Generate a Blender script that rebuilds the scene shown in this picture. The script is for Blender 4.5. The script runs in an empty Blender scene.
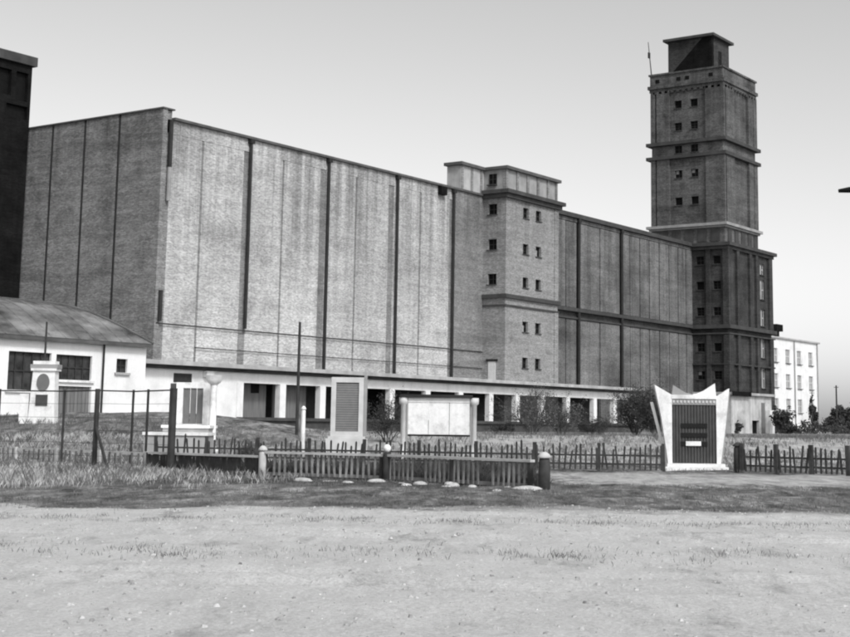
import bpy, math, random
from mathutils import Vector, Matrix
random.seed(7)
scene = bpy.context.scene
COL = scene.collection

# ------------------------------------------------------------------ camera
YAW = -0.9760993
cam = bpy.data.cameras.new("camera")
cam_o = bpy.data.objects.new("camera", cam)
COL.objects.link(cam_o)
RT = Vector((0.55867498, -0.82929503, 0.01232985))
FW = Vector((0.81906803, 0.55400109, 0.14903143))
UP = Vector((-0.13042177, -0.07316114, 0.98875559))
m = Matrix((RT, UP, -FW)).transposed().to_4x4()
m.translation = Vector((0, 0, 1.7))
cam_o.matrix_world = m
cam.sensor_width = 36.0
cam.lens = 36.0 * 1451.759 / 850.0
cam.shift_x = (425 - 471.664) / 850.0
cam.shift_y = -(318.5 - 206.319) / 850.0
cam.clip_start = 0.1
cam.clip_end = 8000
scene.camera = cam_o

# ------------------------------------------------------------------ light
SUN = Vector((-0.30, -0.66, 0.69)).normalized()
world = bpy.data.worlds.new("World")
scene.world = world
world.use_nodes = True
nt = world.node_tree
nt.nodes.clear()
sky = nt.nodes.new("ShaderNodeTexSky")
sky.sky_type = 'NISHITA'
sky.sun_disc = False
sky.sun_elevation = math.asin(SUN.z)
sky.sun_rotation = math.atan2(SUN.x, SUN.y)
sky.air_density = 1.0
sky.dust_density = 1.9
sky.ozone_density = 1.0
bw = nt.nodes.new("ShaderNodeRGBToBW")
bg = nt.nodes.new("ShaderNodeBackground")
bg.inputs['Strength'].default_value = 0.15
wo = nt.nodes.new("ShaderNodeOutputWorld")
nt.links.new(sky.outputs[0], bw.inputs[0])
nt.links.new(bw.outputs[0], bg.inputs['Color'])
nt.links.new(bg.outputs[0], wo.inputs[0])
sun = bpy.data.lights.new("sun", 'SUN')
sun.energy = 1.5
sun.angle = math.radians(10)
sun.color = (1.0, 1.0, 1.0)
sun_o = bpy.data.objects.new("sun", sun)
COL.objects.link(sun_o)
sun_o.location = (0, 0, 80)
sun_o.rotation_euler = SUN.to_track_quat('Z', 'Y').to_euler()

scene.view_settings.view_transform = 'Standard'
scene.view_settings.look = 'None'
scene.view_settings.exposure = 0.52
scene.view_settings.gamma = 1.0
scene.view_settings.use_curve_mapping = False
scene.cycles.filter_width = 2.1
scene.cycles.max_bounces = 6

# ------------------------------------------------------------------ frames
CY, SY = math.cos(YAW), math.sin(YAW)
def W(s, t, z=0.0):
    """street frame (s to the right, t away from the road) to world"""
    return Vector((s * CY - t * SY, s * SY + t * CY, z))
def sst(a, b, x):
    x = min(1, max(0, (x - a) / (b - a)))
    return x * x * (3 - 2 * x)
def gz(s, t):
    return 1.1 * sst(58, 90, t) + 1.15 * sst(-6, -18, s) * sst(58, 74, t) * (1 - sst(88, 106, t))
def gzw(x, y):
    return gz(x * CY + y * SY, -x * SY + y * CY)

# ------------------------------------------------------------------ materials
MATS = {}
def mat(name, val, rough=0.85, var=0.25, scale=1.0, stretch=(1, 1, 1), bump=0.0, spec=0.25,
        stain=0.0, stain_scale=0.25, course=0.0, streak=0.0, rain=None, fine=0.0, metallic=0.0):
    """plain grey material: base value broken up by noise, stains, courses and rain streaks"""
    if name in MATS:
        return MATS[name]
    M = bpy.data.materials.new(name)
    M.use_nodes = True
    t = M.node_tree
    n, l = t.nodes, t.links
    b = n["Principled BSDF"]
    b.inputs['Roughness'].default_value = rough
    b.inputs['Metallic'].default_value = metallic
    b.inputs['Specular IOR Level'].default_value = spec
    geo = n.new("ShaderNodeNewGeometry")
    def mapped(sc):
        mp = n.new("ShaderNodeMapping")
        mp.inputs['Scale'].default_value = sc
        l.new(geo.outputs['Position'], mp.inputs['Vector'])
        return mp.outputs[0]
    def noise(sc, det=4, ro=0.6, base=1.0):
        x = n.new("ShaderNodeTexNoise")
        x.inputs['Scale'].default_value = base
        x.inputs['Detail'].default_value = det
        x.inputs['Roughness'].default_value = ro
        l.new(mapped(sc), x.inputs['Vector'])
        return x.outputs['Fac']
    def math_(op, a, c, clamp=False):
        x = n.new("ShaderNodeMath")
        x.operation = op
        x.use_clamp = clamp
        for i, v in enumerate((a, c)):
            if isinstance(v, (int, float)):
                x.inputs[i].default_value = v
            else:
                l.new(v, x.inputs[i])
        return x.outputs[0]
    def ramp(f, lo, hi, vlo, vhi):
        x = n.new("ShaderNodeMapRange")
        x.inputs[1].default_value = lo
        x.inputs[2].default_value = hi
        x.inputs[3].default_value = vlo
        x.inputs[4].default_value = vhi
        l.new(f, x.inputs[0])
        return x.outputs[0]
    f1 = noise(tuple(scale * k for k in stretch))
    v = ramp(f1, 0.3, 0.7, val * (1 - var), val * (1 + var))
    if stain:
        f = noise((stain_scale,) * 3, 6, 0.65)
        v = math_('MULTIPLY', v, ramp(f, 0.5, 0.68, 1.0, 1 - stain))
    if course:
        f = noise((0.22, 0.22, 3.4), 6, 0.75)
        v = math_('MULTIPLY', v, ramp(f, 0.32, 0.68, 1 - course, 1 + course))
        f = noise((0.07, 0.07, 0.55), 6, 0.7)
        v = math_('MULTIPLY', v, ramp(f, 0.5, 0.66, 1.0, 1 - course * 1.3))
    if streak:
        f = noise((1.6, 1.6, 0.05), 5, 0.7)
        v = math_('MULTIPLY', v, ramp(f, 0.45, 0.75, 1.0, 1 - streak))
    if rain:                      # dirty rain streaks running down from an edge at height rain[0]
        sp = n.new("ShaderNodeSeparateXYZ")
        l.new(geo.outputs['Position'], sp.inputs[0])
        f = noise((1.1, 1.1, 0.035), 6, 0.75)
        fall = ramp(sp.outputs[2], rain[0] - rain[1], rain[0], 0.0, 1.0)
        k = math_('MULTIPLY', ramp(f, 0.42, 0.66, 0.0, rain[2]), math_('MAXIMUM', fall, 0.0))
        v = math_('MULTIPLY', v, math_('SUBTRACT', 1.0, k))
    if fine:
        f = noise((9, 9, 9), 3, 0.7)
        v = math_('MULTIPLY', v, ramp(f, 0.3, 0.7, 1 - fine, 1 + fine))
    l.new(v, b.inputs['Base Color'])
    if bump:
        bp = n.new("ShaderNodeBump")
        bp.inputs['Strength'].default_value = bump
        bp.inputs['Distance'].default_value = 0.05
        f = noise((6, 6, 6), 4, 0.7)
        l.new(f, bp.inputs['Height'])
        l.new(bp.outputs[0], b.inputs['Normal'])
    MATS[name] = M
    return M

def brick_mat(name, val, contrast=0.3, **kw):
    """brickwork: courses and bricks from a Brick Texture on (x+y, z), weathered by the noises of mat()"""
    M = mat(name, val, **kw)
    t = M.node_tree
    n, l = t.nodes, t.links
    b = n["Principled BSDF"]
    src = b.inputs['Base Color'].links[0].from_socket
    geo = n.new("ShaderNodeNewGeometry")
    sp = n.new("ShaderNodeSeparateXYZ")
    l.new(geo.outputs['Position'], sp.inputs[0])
    ad = n.new("ShaderNodeMath"); ad.operation = 'ADD'
    l.new(sp.outputs[0], ad.inputs[0]); l.new(sp.outputs[1], ad.inputs[1])
    cb = n.new("ShaderNodeCombineXYZ")
    l.new(ad.outputs[0], cb.inputs[0]); l.new(sp.outputs[2], cb.inputs[1])
    br = n.new("ShaderNodeTexBrick")
    br.inputs['Scale'].default_value = 1.0
    br.inputs['Brick Width'].default_value = 0.26
    br.inputs['Row Height'].default_value = 0.085
    br.inputs['Mortar Size'].default_value = 0.008
    br.inputs['Color1'].default_value = (1 + contrast,) * 3 + (1,)
    br.inputs['Color2'].default_value = (1 - contrast,) * 3 + (1,)
    br.inputs['Mortar'].default_value = (1.25, 1.25, 1.25, 1)
    l.new(cb.outputs[0], br.inputs['Vector'])
    mx = n.new("ShaderNodeVectorMath"); mx.operation = 'MULTIPLY'
    l.new(src, mx.inputs[0]); l.new(br.outputs['Color'], mx.inputs[1])
    l.new(mx.outputs[0], b.inputs['Base Color'])
    return M

M_PLASTER = brick_mat("light_rendered_brick", 0.43, 0.30, var=0.20, scale=0.10, stain=0.30, stain_scale=0.38, course=0.12, streak=0.14, fine=0.22, bump=0.4, rain=(25.5, 17, 0.62))
M_PANELD = brick_mat("mid_grey_brick", 0.20, 0.30, var=0.14, scale=0.3, stain=0.25, course=0.16, streak=0.12, fine=0.2, bump=0.4, rain=(25.5, 10, 0.4))
M_WEST = brick_mat("weathered_brick", 0.21, 0.34, var=0.18, scale=0.12, stain=0.35, stain_scale=0.5, course=0.26, streak=0.12, fine=0.25, bump=0.4, rain=(26, 8, 0.35))
M_STAIR = brick_mat("grey_brick", 0.25, 0.30, var=0.10, scale=0.3, stain=0.22, stain_scale=0.6, course=0.16, streak=0.12, fine=0.2, bump=0.4, rain=(25, 7, 0.4))
M_WING = brick_mat("grimy_brick", 0.14, 0.32, var=0.42, scale=0.16, stain=0.30, stain_scale=0.3, course=0.16, streak=0.40, fine=0.22, bump=0.4, rain=(25.5, 12, 0.6))
M_TOWER = brick_mat("dark_tower_brick", 0.11, 0.36, var=0.28, scale=0.2, stain=0.45, stain_scale=0.5, course=0.22, streak=0.30, fine=0.28, bump=0.4, rain=(48, 12, 0.4))
M_TBASE = brick_mat("sooty_brick", 0.048, 0.34, var=0.35, scale=0.4, stain=0.35, course=0.2, streak=0.35, fine=0.25, bump=0.4)
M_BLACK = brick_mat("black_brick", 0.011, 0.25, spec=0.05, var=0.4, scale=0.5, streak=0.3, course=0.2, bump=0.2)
M_CORN = mat("shade_toned_cornice", 0.06, var=0.25, scale=0.8, streak=0.25, bump=0.2)  # darkened so the mouldings carry their shadow lines in the colour
M_CORNP = mat("pale_cornice_stone", 0.3, var=0.2, scale=0.8, streak=0.2, bump=0.2)
M_PIPE = mat("rusty_downpipe", 0.022, rough=0.6, var=0.3, scale=2)
M_ROOFE = mat("eave_sheet", 0.09, rough=0.55, var=0.3, scale=1.0)
M_ROOF = mat("bitumen_roof", 0.06, var=0.3, scale=0.6)
M_WHITE = mat("whitewash", 0.80, var=0.06, scale=0.7, stain=0.16, stain_scale=0.5, streak=0.10, fine=0.04, bump=0.15)
M_WHITE2 = mat("white_paint", 0.80, rough=0.6, var=0.05, scale=2.0, stain=0.30, stain_scale=1.7, streak=0.18, fine=0.06)
M_GLASS = mat("dark_window", 0.008, rough=0.5, var=0.3, scale=3, spec=0.08)
M_GLASS2 = mat("dusty_window", 0.045, rough=0.5, var=0.7, scale=1.3, spec=0.15)
M_FRAME = mat("window_frame_grey", 0.035, var=0.2, scale=3)
M_FRAMEW = mat("window_frame_white", 0.6, var=0.1, scale=3)
M_SLAB = mat("concrete_slab", 0.40, var=0.2, scale=0.8, streak=0.25, bump=0.2)
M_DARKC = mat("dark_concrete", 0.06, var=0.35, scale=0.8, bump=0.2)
M_TIN = mat("worn_tin_roof", 0.17, rough=0.6, var=0.75, scale=0.5, stretch=(0.6, 1.3, 1.0), stain=0.65, stain_scale=0.5, fine=0.12, bump=0.15)
M_GATE = mat("grey_board", 0.16, var=0.3, scale=1.0, stretch=(6, 6, 0.4))
M_WOODD = mat("dark_fence_wood", 0.045, var=0.45, scale=2.5, bump=0.2)
M_WOODM = mat("weathered_fence_wood", 0.17, var=0.5, scale=2.0, bump=0.2)
M_WOODP = mat("pale_fence_paint", 0.52, var=0.28, scale=2.0, stain=0.35, stain_scale=2.0, bump=0.15)
M_POLE = mat("tarred_post", 0.04, var=0.3, scale=2.0)
M_PANEL = mat("board_field", 0.15, var=0.1, scale=3.0)
M_WINGP = mat("slogan_panel", 0.065, var=0.2, scale=3.0)
M_BAR = mat("slogan_bar", 0.012, var=0.2, scale=3.0)
M_BOARDF = mat("board_frame", 0.55, var=0.12, scale=2.0, streak=0.1)
M_GREYP = mat("grey_paint", 0.30, var=0.12, scale=2.0)
M_STONE = mat("whitewashed_stone", 0.46, var=0.3, scale=4.0, bump=0.4)
M_TWIG = mat("twig_bark", 0.06, var=0.3, scale=4.0)
M_LEAFD = mat("dark_leaf", 0.05, var=0.5, scale=1.5)
M_LEAFM = mat("mid_leaf", 0.13, var=0.5, scale=1.5)
M_GRASSD = mat("grass_blade", 0.14, var=0.6, scale=0.5)
M_GRASSP = mat("dry_grass_blade", 0.42, var=0.45, scale=0.6)

# ------------------------------------------------------------------ mesh helpers
class MB:
    def __init__(s):
        s.v = []; s.f = []; s.m = []
    def face(s, pts, mi=0):
        b = len(s.v)
        s.v += [tuple(p) for p in pts]
        s.f.append(tuple(range(b, b + len(pts)))); s.m.append(mi)
        return s
    def box(s, x0, x1, y0, y1, z0, z1, mi=0):
        b = len(s.v)
        s.v += [(x0, y0, z0), (x1, y0, z0), (x1, y1, z0), (x0, y1, z0), (x0, y0, z1), (x1, y0, z1), (x1, y1, z1), (x0, y1, z1)]
        for q in ((0, 3, 2, 1), (4, 5, 6, 7), (0, 1, 5, 4), (1, 2, 6, 5), (2, 3, 7, 6), (3, 0, 4, 7)):
            s.f.append(tuple(b + i for i in q)); s.m.append(mi)
        return s
    def tube(s, p0, p1, r0, r1=None, n=8, mi=0, caps=True):
        r1 = r0 if r1 is None else r1
        p0, p1 = Vector(p0), Vector(p1)
        d = (p1 - p0)
        if d.length < 1e-6: return s
        d.normalize()
        a = Vector((1, 0, 0)) if abs(d.x) < 0.8 else Vector((0, 1, 0))
        u = d.cross(a).normalized(); w = d.cross(u)
        b = len(s.v)
        for p, r in ((p0, r0), (p1, r1)):
            for i in range(n):
                an = 2 * math.pi * i / n
                s.v.append(tuple(p + u * (r * math.cos(an)) + w * (r * math.sin(an))))
        for i in range(n):
            j = (i + 1) % n
            s.f.append((b + i, b + j, b + n + j, b + n + i)); s.m.append(mi)
        if caps and n > 3:
            s.f.append(tuple(b + n - 1 - i for i in range(n))); s.m.append(mi)
            s.f.append(tuple(b + n + i for i in range(n))); s.m.append(mi)
        return s
    def prism(s, poly, y0, y1, mi=0):
        """polygon in (x,z) pulled from y0 to y1"""
        n = len(poly); b = len(s.v)
        for y in (y0, y1):
            s.v += [(x, y, z) for x, z in poly]
        s.f.append(tuple(b + i for i in range(n))); s.m.append(mi)
        s.f.append(tuple(b + 2 * n - 1 - i for i in range(n))); s.m.append(mi)
        for i in range(n):
            j = (i + 1) % n
            s.f.append((b + j, b + i, b + n + i, b + n + j)); s.m.append(mi)
        return s
    def lathe(s, prof, n=16, c=(0, 0), mi=0):
        b = len(s.v)
        for r, z in prof:
            for i in range(n):
                a = 2 * math.pi * i / n
                s.v.append((c[0] + r * math.cos(a), c[1] + r * math.sin(a), z))
        for k in range(len(prof) - 1):
            for i in range(n):
                j = (i + 1) % n
                s.f.append((b + k * n + i, b + k * n + j, b + (k + 1) * n + j, b + (k + 1) * n + i)); s.m.append(mi)
        s.f.append(tuple(b + n - 1 - i for i in range(n))); s.m.append(mi)
        e = b + (len(prof) - 1) * n
        s.f.append(tuple(e + i for i in range(n))); s.m.append(mi)
        return s
    def wall(s, o, u, nrm, wd, z0, z1, holes=(), depth=0.35, mi=0):
        """wall face from o along u, wd wide, with real openings (u0,u1,za,zb) and their reveals"""
        o, u, nrm = Vector(o), Vector(u), Vector(nrm)
        us = sorted({0.0, wd} | {h[0] for h in holes} | {h[1] for h in holes})
        zs = sorted({z0, z1} | {h[2] for h in holes} | {h[3] for h in holes})
        def p(a, z, d=0.0):
            q = o + u * a - nrm * d
            return (q.x, q.y, z)
        flip = u.cross(Vector((0, 0, 1))).dot(nrm) < 0
        def q4(a, b, c, d):
            s.face([d, c, b, a] if flip else [a, b, c, d], mi)
        for i in range(len(us) - 1):
            for k in range(len(zs) - 1):
                cu, cz = (us[i] + us[i + 1]) / 2, (zs[k] + zs[k + 1]) / 2
                if any(h[0] < cu < h[1] and h[2] < cz < h[3] for h in holes):
                    continue
                q4(p(us[i], zs[k]), p(us[i + 1], zs[k]), p(us[i + 1], zs[k + 1]), p(us[i], zs[k + 1]))
        for a, b, c, d in holes:
            q4(p(a, c), p(a, c, depth), p(a, d, depth), p(a, d)) if False else None
            q4(p(a, c, depth), p(a, c), p(a, d), p(a, d, depth)) if False else None
            for A, B in (((a, c), (b, c)), ((b, c), (b, d)), ((b, d), (a, d)), ((a, d), (a, c))):
                q4(p(*A), p(*A, depth), p(*B, depth), p(*B))
        return s
    def mesh(s, name, mats, smooth=False, off=(0, 0, 0)):
        me = bpy.data.meshes.new(name)
        ox, oy, oz = off
        me.from_pydata([(x - ox, y - oy, z - oz) for x, y, z in s.v], [], s.f)
        for M in (mats if isinstance(mats, (list, tuple)) else [mats]):
            me.materials.append(M)
        me.polygons.foreach_set("material_index", s.m)
        if smooth:
            me.polygons.foreach_set("use_smooth", [True] * len(s.f))
        me.update()
        return me

def link(name, me, parent=None, loc=(0, 0, 0), rz=0.0):
    o = bpy.data.objects.new(name, me)
    COL.objects.link(o)
    o.location = loc
    o.rotation_euler = (0, 0, rz)
    if parent:
        o.parent = parent
    return o
def tag(o, label, cat, group=None, kind=None):
    if label: o['label'] = label
    if cat: o['category'] = cat
    if group: o['group'] = group
    if kind: o['kind'] = kind
    return o
def thing(name, label, cat, loc=(0, 0, 0), rz=0.0, group=None):
    o = link(name, None, None, loc, rz)
    o.empty_display_size = 0.3
    return tag(o, label, cat, group)
def top(o):
    while o.parent: o = o.parent
    return o
def wpart(name, mb, mats, parent, smooth=False):
    """a part whose mesh was written in world coordinates"""
    return link(name, mb.mesh(name, mats, smooth, tuple(top(parent).location)), parent)
def lpart(name, mb, mats, parent, smooth=False):
    return link(name, mb.mesh(name, mats, smooth), parent)
def struct(o):
    o['kind'] = 'structure'
    return o

# ------------------------------------------------------------------ ground
def axis(dense0, dense1, step, far):
    a = []
    x = dense0
    while x <= dense1 + 1e-6:
        a.append(x); x += step
    lo, hi, d = dense0, dense1, step
    while lo > -far or hi < far:
        d *= 1.6
        if lo > -far: lo -= d; a.append(lo)
        if hi < far: hi += d; a.append(hi)
    return sorted(a)
def rough(s, t):
    return 0.035 * math.sin(1.3 * s + 0.7 * t) * math.sin(0.9 * t - 0.5 * s) + 0.02 * math.sin(3.1 * s - 1.7 * t)
def build_ground():
    S = axis(-36, 40, 0.8, 4000); T = axis(9, 112, 0.8, 4000)
    v = []; f = []
    for t in T:
        for s in S:
            k = sst(30.5, 33, t) * (1 - sst(100, 112, t)) * sst(-36, -32, s) * (1 - sst(36, 40, s))
            p = W(s, t, gz(s, t) + rough(s, t) * k)
            v.append(tuple(p))
    n = len(S)
    for j in range(len(T) - 1):
        for i in range(n - 1):
            f.append((j * n + i, j * n + i + 1, (j + 1) * n + i + 1, (j + 1) * n + i))
    me = bpy.data.meshes.new("ground")
    me.from_pydata(v, [], f)
    me.polygons.foreach_set("use_smooth", [True] * len(f))
    M = bpy.data.materials.new("earth_and_turf")
    M.use_nodes = True
    t = M.node_tree; n_, l = t.nodes, t.links
    b = n_["Principled BSDF"]
    b.inputs['Roughness'].default_value = 0.95
    b.inputs['Specular IOR Level'].default_value = 0.1
    geo = n_.new("ShaderNodeNewGeometry")
    def dot(vx, vy):
        x = n_.new("ShaderNodeVectorMath"); x.operation = 'DOT_PRODUCT'
        l.new(geo.outputs['Position'], x.inputs[0]); x.inputs[1].default_value = (vx, vy, 0)
        return x.outputs['Value']
    s_, t_ = dot(CY, SY), dot(-SY, CY)
    mp0 = n_.new("ShaderNodeMapping"); mp0.inputs['Rotation'].default_value = (0, 0, -YAW)
    l.new(geo.outputs['Position'], mp0.inputs['Vector'])
    mp1 = n_.new("ShaderNodeMapping"); mp1.inputs['Scale'].default_value = (1, 0.3, 1)
    l.new(mp0.outputs[0], mp1.inputs['Vector'])
    def noise(sc, det=5, ro=0.62):
        x = n_.new("ShaderNodeTexNoise")
        x.inputs['Scale'].default_value = sc; x.inputs['Detail'].default_value = det; x.inputs['Roughness'].default_value = ro
        l.new(mp1.outputs[0], x.inputs['Vector'])
        return x.outputs['Fac']
    def rng(f, a, c, va, vb):
        x = n_.new("ShaderNodeMapRange"); x.interpolation_type = 'SMOOTHSTEP'
        for i, q in enumerate((a, c, va, vb)): x.inputs[i + 1].default_value = q
        l.new(f, x.inputs[0]); return x.outputs[0]
    def mt(op, a, c):
        x = n_.new("ShaderNodeMath"); x.operation = op
        for i, q in enumerate((a, c)):
            if isinstance(q, (int, float)): x.inputs[i].default_value = q
            else: l.new(q, x.inputs[i])
        return x.outputs[0]
    big, med, fin = noise(0.22), noise(1.5, 8, 0.72), noise(9.0, 5, 0.8)
    jit = mt('MULTIPLY', mt('SUBTRACT', med, 0.5), 5.0)
    tj = mt('ADD', t_, jit); sj = mt('ADD', s_, jit)
    # worn pale path in front of the picket fence, and the bare yard before the loading gallery
    path = mt('MULTIPLY', mt('MULTIPLY', rng(tj, 42.5, 46.5, 0, 1), rng(tj, 53.5, 56.5, 1, 0)), rng(sj, 1.5, 4.0, 0, 1))
    yard = mt('MULTIPLY', mt('MULTIPLY', rng(tj, 60, 68, 0, 1), rng(tj, 92, 108, 1, 0.25)), rng(sj, -13, -3, 0.0, 1))
    bed = mt('MULTIPLY', mt('MULTIPLY', rng(tj, 39, 43, 0, 1), rng(tj, 54, 60, 1, 0)), mt('MULTIPLY', rng(sj, -14, -11, 0, 1), rng(sj, 1.0, 3.0, 1, 0)))
    bare = mt('MAXIMUM', path, yard)
    turf = rng(med, 0.34, 0.70, 0.05, 0.36)
    turf = mt('MULTIPLY', turf, rng(fin, 0.25, 0.75, 0.55, 1.45))
    turf = mt('MULTIPLY', turf, rng(big, 0.3, 0.7, 0.6, 1.3))
    turf = mt('MULTIPLY', turf, rng(bed, 0, 1, 1, 0.28))
    sand = mt('MULTIPLY', rng(med, 0.32, 0.68, 0.26, 0.52), rng(fin, 0.25, 0.75, 0.82, 1.15))
    mix = n_.new("ShaderNodeMix")
    l.new(bare, mix.inputs[0]); l.new(turf, mix.inputs[2]); l.new(sand, mix.inputs[3])
    l.new(mix.outputs[0], b.inputs['Base Color'])
    bp = n_.new("ShaderNodeBump"); bp.inputs['Strength'].default_value = 0.7; bp.inputs['Distance'].default_value = 0.08
    l.new(fin, bp.inputs['Height']); l.new(bp.outputs[0], b.inputs['Normal'])
    me.materials.append(M)
    struct(link("ground", me))
build_ground()

def road_edge(s):
    return 30.4 + 1.1 * math.sin(0.35 * s + 1) + 0.6 * math.sin(1.1 * s) + 0.35 * math.sin(2.7 * s + 2) + 0.15 * math.sin(6.1 * s)
def ruts(s, t):
    z = 0.0
    for c, d in ((14.6, 0.05), (16.3, 0.045), (21.2, 0.05), (22.9, 0.055), (27.4, 0.04), (29.0, 0.035)):
        c += 0.5 * math.sin(0.11 * s + c) + 0.15 * math.sin(0.37 * s + 2 * c)
        x = (t - c) / 0.28
        z += d * (0.7 + 0.3 * math.sin(0.9 * s + c)) * (-math.exp(-x * x) + 0.55 * (math.exp(-(abs(x) - 1.7) ** 2 * 2)))
    return z + 0.012 * math.sin(2.3 * s + 1.9 * t) * math.sin(1.1 * t - 2.9 * s)
def road_z(s, t):
    e = road_edge(s)
    k = sst(9, 11, t) * (1 - sst(e - 1.5, e - 0.2, t)) * (1 - sst(28, 30, abs(s)))
    return 0.006 + 0.10 * math.sin(math.pi * max(0, min(1, (t + 12) / (e + 12)))) ** 0.5 + ruts(s, t) * k
def build_road():
    S = axis(-30, 30, 0.4, 600)
    rows = [-12, -4, 4, 9] + [9 + 0.14 * k for k in range(1, 150)]
    v = []; f = []
    for s in S:
        e = road_edge(s)
        for r in rows:
            t = -12 + (e + 12) * (r + 12) / (rows[-1] + 12)
            v.append(tuple(W(s, t, road_z(s, t))))
    n = len(rows)
    for i in range(len(S) - 1):
        for j in range(n - 1):
            f.append((i * n + j, (i + 1) * n + j, (i + 1) * n + j + 1, i * n + j + 1))
    me = bpy.data.meshes.new("road")
    me.from_pydata(v, [], f)
    me.polygons.foreach_set("use_smooth", [True] * len(f))
    M = bpy.data.materials.new("pale_dirt_road")
    M.use_nodes = True
    t = M.node_tree; n_, l = t.nodes, t.links
    b = n_["Principled BSDF"]; b.inputs['Roughness'].default_value = 0.95; b.inputs['Specular IOR Level'].default_value = 0.1
    geo = n_.new("ShaderNodeNewGeometry")
    mp = n_.new("ShaderNodeMapping"); mp.vector_type = 'POINT'
    mp.inputs['Rotation'].default_value = (0, 0, -YAW)
    l.new(geo.outputs['Position'], mp.inputs['Vector'])
    def noise(sc, stretch=None, det=6, ro=0.65):
        x = n_.new("ShaderNodeTexNoise")
        x.inputs['Scale'].default_value = sc; x.inputs['Detail'].default_value = det; x.inputs['Roughness'].default_value = ro
        src = mp.outputs[0]
        if stretch:
            m2 = n_.new("ShaderNodeMapping"); m2.inputs['Scale'].default_value = stretch
            l.new(src, m2.inputs['Vector']); src = m2.outputs[0]
        l.new(src, x.inputs['Vector']); return x.outputs['Fac']
    def rng(f, a, c, va, vb):
        x = n_.new("ShaderNodeMapRange")
        for i, q in enumerate((a, c, va, vb)): x.inputs[i + 1].default_value = q
        l.new(f, x.inputs[0]); return x.outputs[0]
    def mul(a, c):
        x = n_.new("ShaderNodeMath"); x.operation = 'MULTIPLY'
        l.new(a, x.inputs[0]); l.new(c, x.inputs[1]); return x.outputs[0]
    tracks = noise(1.0, (1.6, 0.7, 1), 8, 0.75)
    patch = noise(2.2, (1, 0.35, 1), 9, 0.78)
    grit = noise(22.0, None, 5, 0.85)
    v_ = mul(mul(rng(tracks, 0.3, 0.7, 0.55, 0.66), rng(patch, 0.32, 0.68, 0.84, 1.08)), rng(grit, 0.25, 0.75, 0.50, 1.25))
    worn = noise(0.8, (1.0, 0.4, 1), 10, 0.78)
    v_ = mul(v_, rng(worn, 0.53, 0.64, 1.0, 0.66))
    sp = n_.new("ShaderNodeSeparateXYZ"); l.new(mp.outputs[0], sp.inputs[0])
    ma = n_.new("ShaderNodeMath"); ma.operation = 'MULTIPLY_ADD'
    l.new(worn, ma.inputs[0]); ma.inputs[1].default_value = 9.0; l.new(sp.outputs[1], ma.inputs[2])
    v_ = mul(v_, rng(ma.outputs[0], 32.5, 36.0, 1.0, 0.36))
    l.new(v_, b.inputs['Base Color'])
    bp = n_.new("ShaderNodeBump"); bp.inputs['Strength'].default_value = 0.8; bp.inputs['Distance'].default_value = 0.06
    l.new(mul(rng(tracks, 0.3, 0.7, 0.3, 1), rng(grit, 0, 1, 0.6, 1)), bp.inputs['Height'])
    l.new(bp.outputs[0], b.inputs['Normal'])
    me.materials.append(M)
    struct(link("road", me))
build_road()

# ------------------------------------------------------------------ windows
def window_mesh(name, w, h, pane, frame, cols=2, rows=2, bar=0.07, extra=None):
    """window in the xz plane, centred, looking towards -y"""
    mb = MB()
    mb.box(-w / 2, w / 2, 0.03, 0.09, -h / 2, h / 2, 0)
    for i in range(cols + 1):
        x = -w / 2 + w * i / cols
        mb.box(max(-w / 2, x - bar / 2), min(w / 2, x + bar / 2), -0.03, 0.028, -h / 2, h / 2, 1)
    for k in range(rows + 1):
        z = -h / 2 + h * k / rows
        mb.box(-w / 2, w / 2, -0.025, 0.026, max(-h / 2, z - bar / 2), min(h / 2, z + bar / 2), 1)
    mb.box(-w / 2 - 0.08, w / 2 + 0.08, -0.40, 0.02, -h / 2 - 0.09, -h / 2 - 0.003, 3)
    for e_ in ([extra] if extra and not isinstance(extra, list) else (extra or [])):
        mb.box(*e_, 2)
    return mb.mesh(name, [pane, frame, M_CORNP, M_CORN])
WIN = window_mesh("stair_window", 1.10, 1.10, M_GLASS, M_FRAME)
WIN_B = window_mesh("boarded_window", 1.10, 1.10, M_GLASS, M_FRAME, extra=(-0.52, 0.05, -0.06, -0.035, -0.53, 0.15))
WIN_C = window_mesh("patched_window", 1.10, 1.10, M_GLASS, M_FRAME, extra=[(-0.5, -0.05, 0.0, 0.029, 0.05, 0.5)])
WIN_D = window_mesh("tall_pane_window", 1.10, 1.10, M_GLASS, M_FRAME, cols=2, rows=3, bar=0.05)
WIN_E = window_mesh("open_window", 1.10, 1.10, M_BLACK, M_FRAME, cols=1, rows=1, bar=0.09)
WINS = [WIN, WIN_E, WIN_D, WIN, WIN_C, WIN_E, WIN_D]
def put_windows(parent, me, spots, rz, depth, name="window"):
    r = top(parent).location
    for k, (x, y, z) in enumerate(spots):
        if rz == 0: y += depth
        else: x += depth
        link(name, me[k % len(me)] if isinstance(me, list) else me, parent, (x - r.x, y - r.y, z - r.z), rz)
WEST = -math.pi / 2
NN, NW = (0, -1, 0), (-1, 0, 0)
UX, UY = (1, 0, 0), (0, 1, 0)

# ------------------------------------------------------------------ the cold store
GB = 1.1
YF = 83.43
cold = thing("cold_store", "huge windowless brick cold store with stair tower and tall elevator tower", "building", (79.55, YF, GB))
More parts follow.
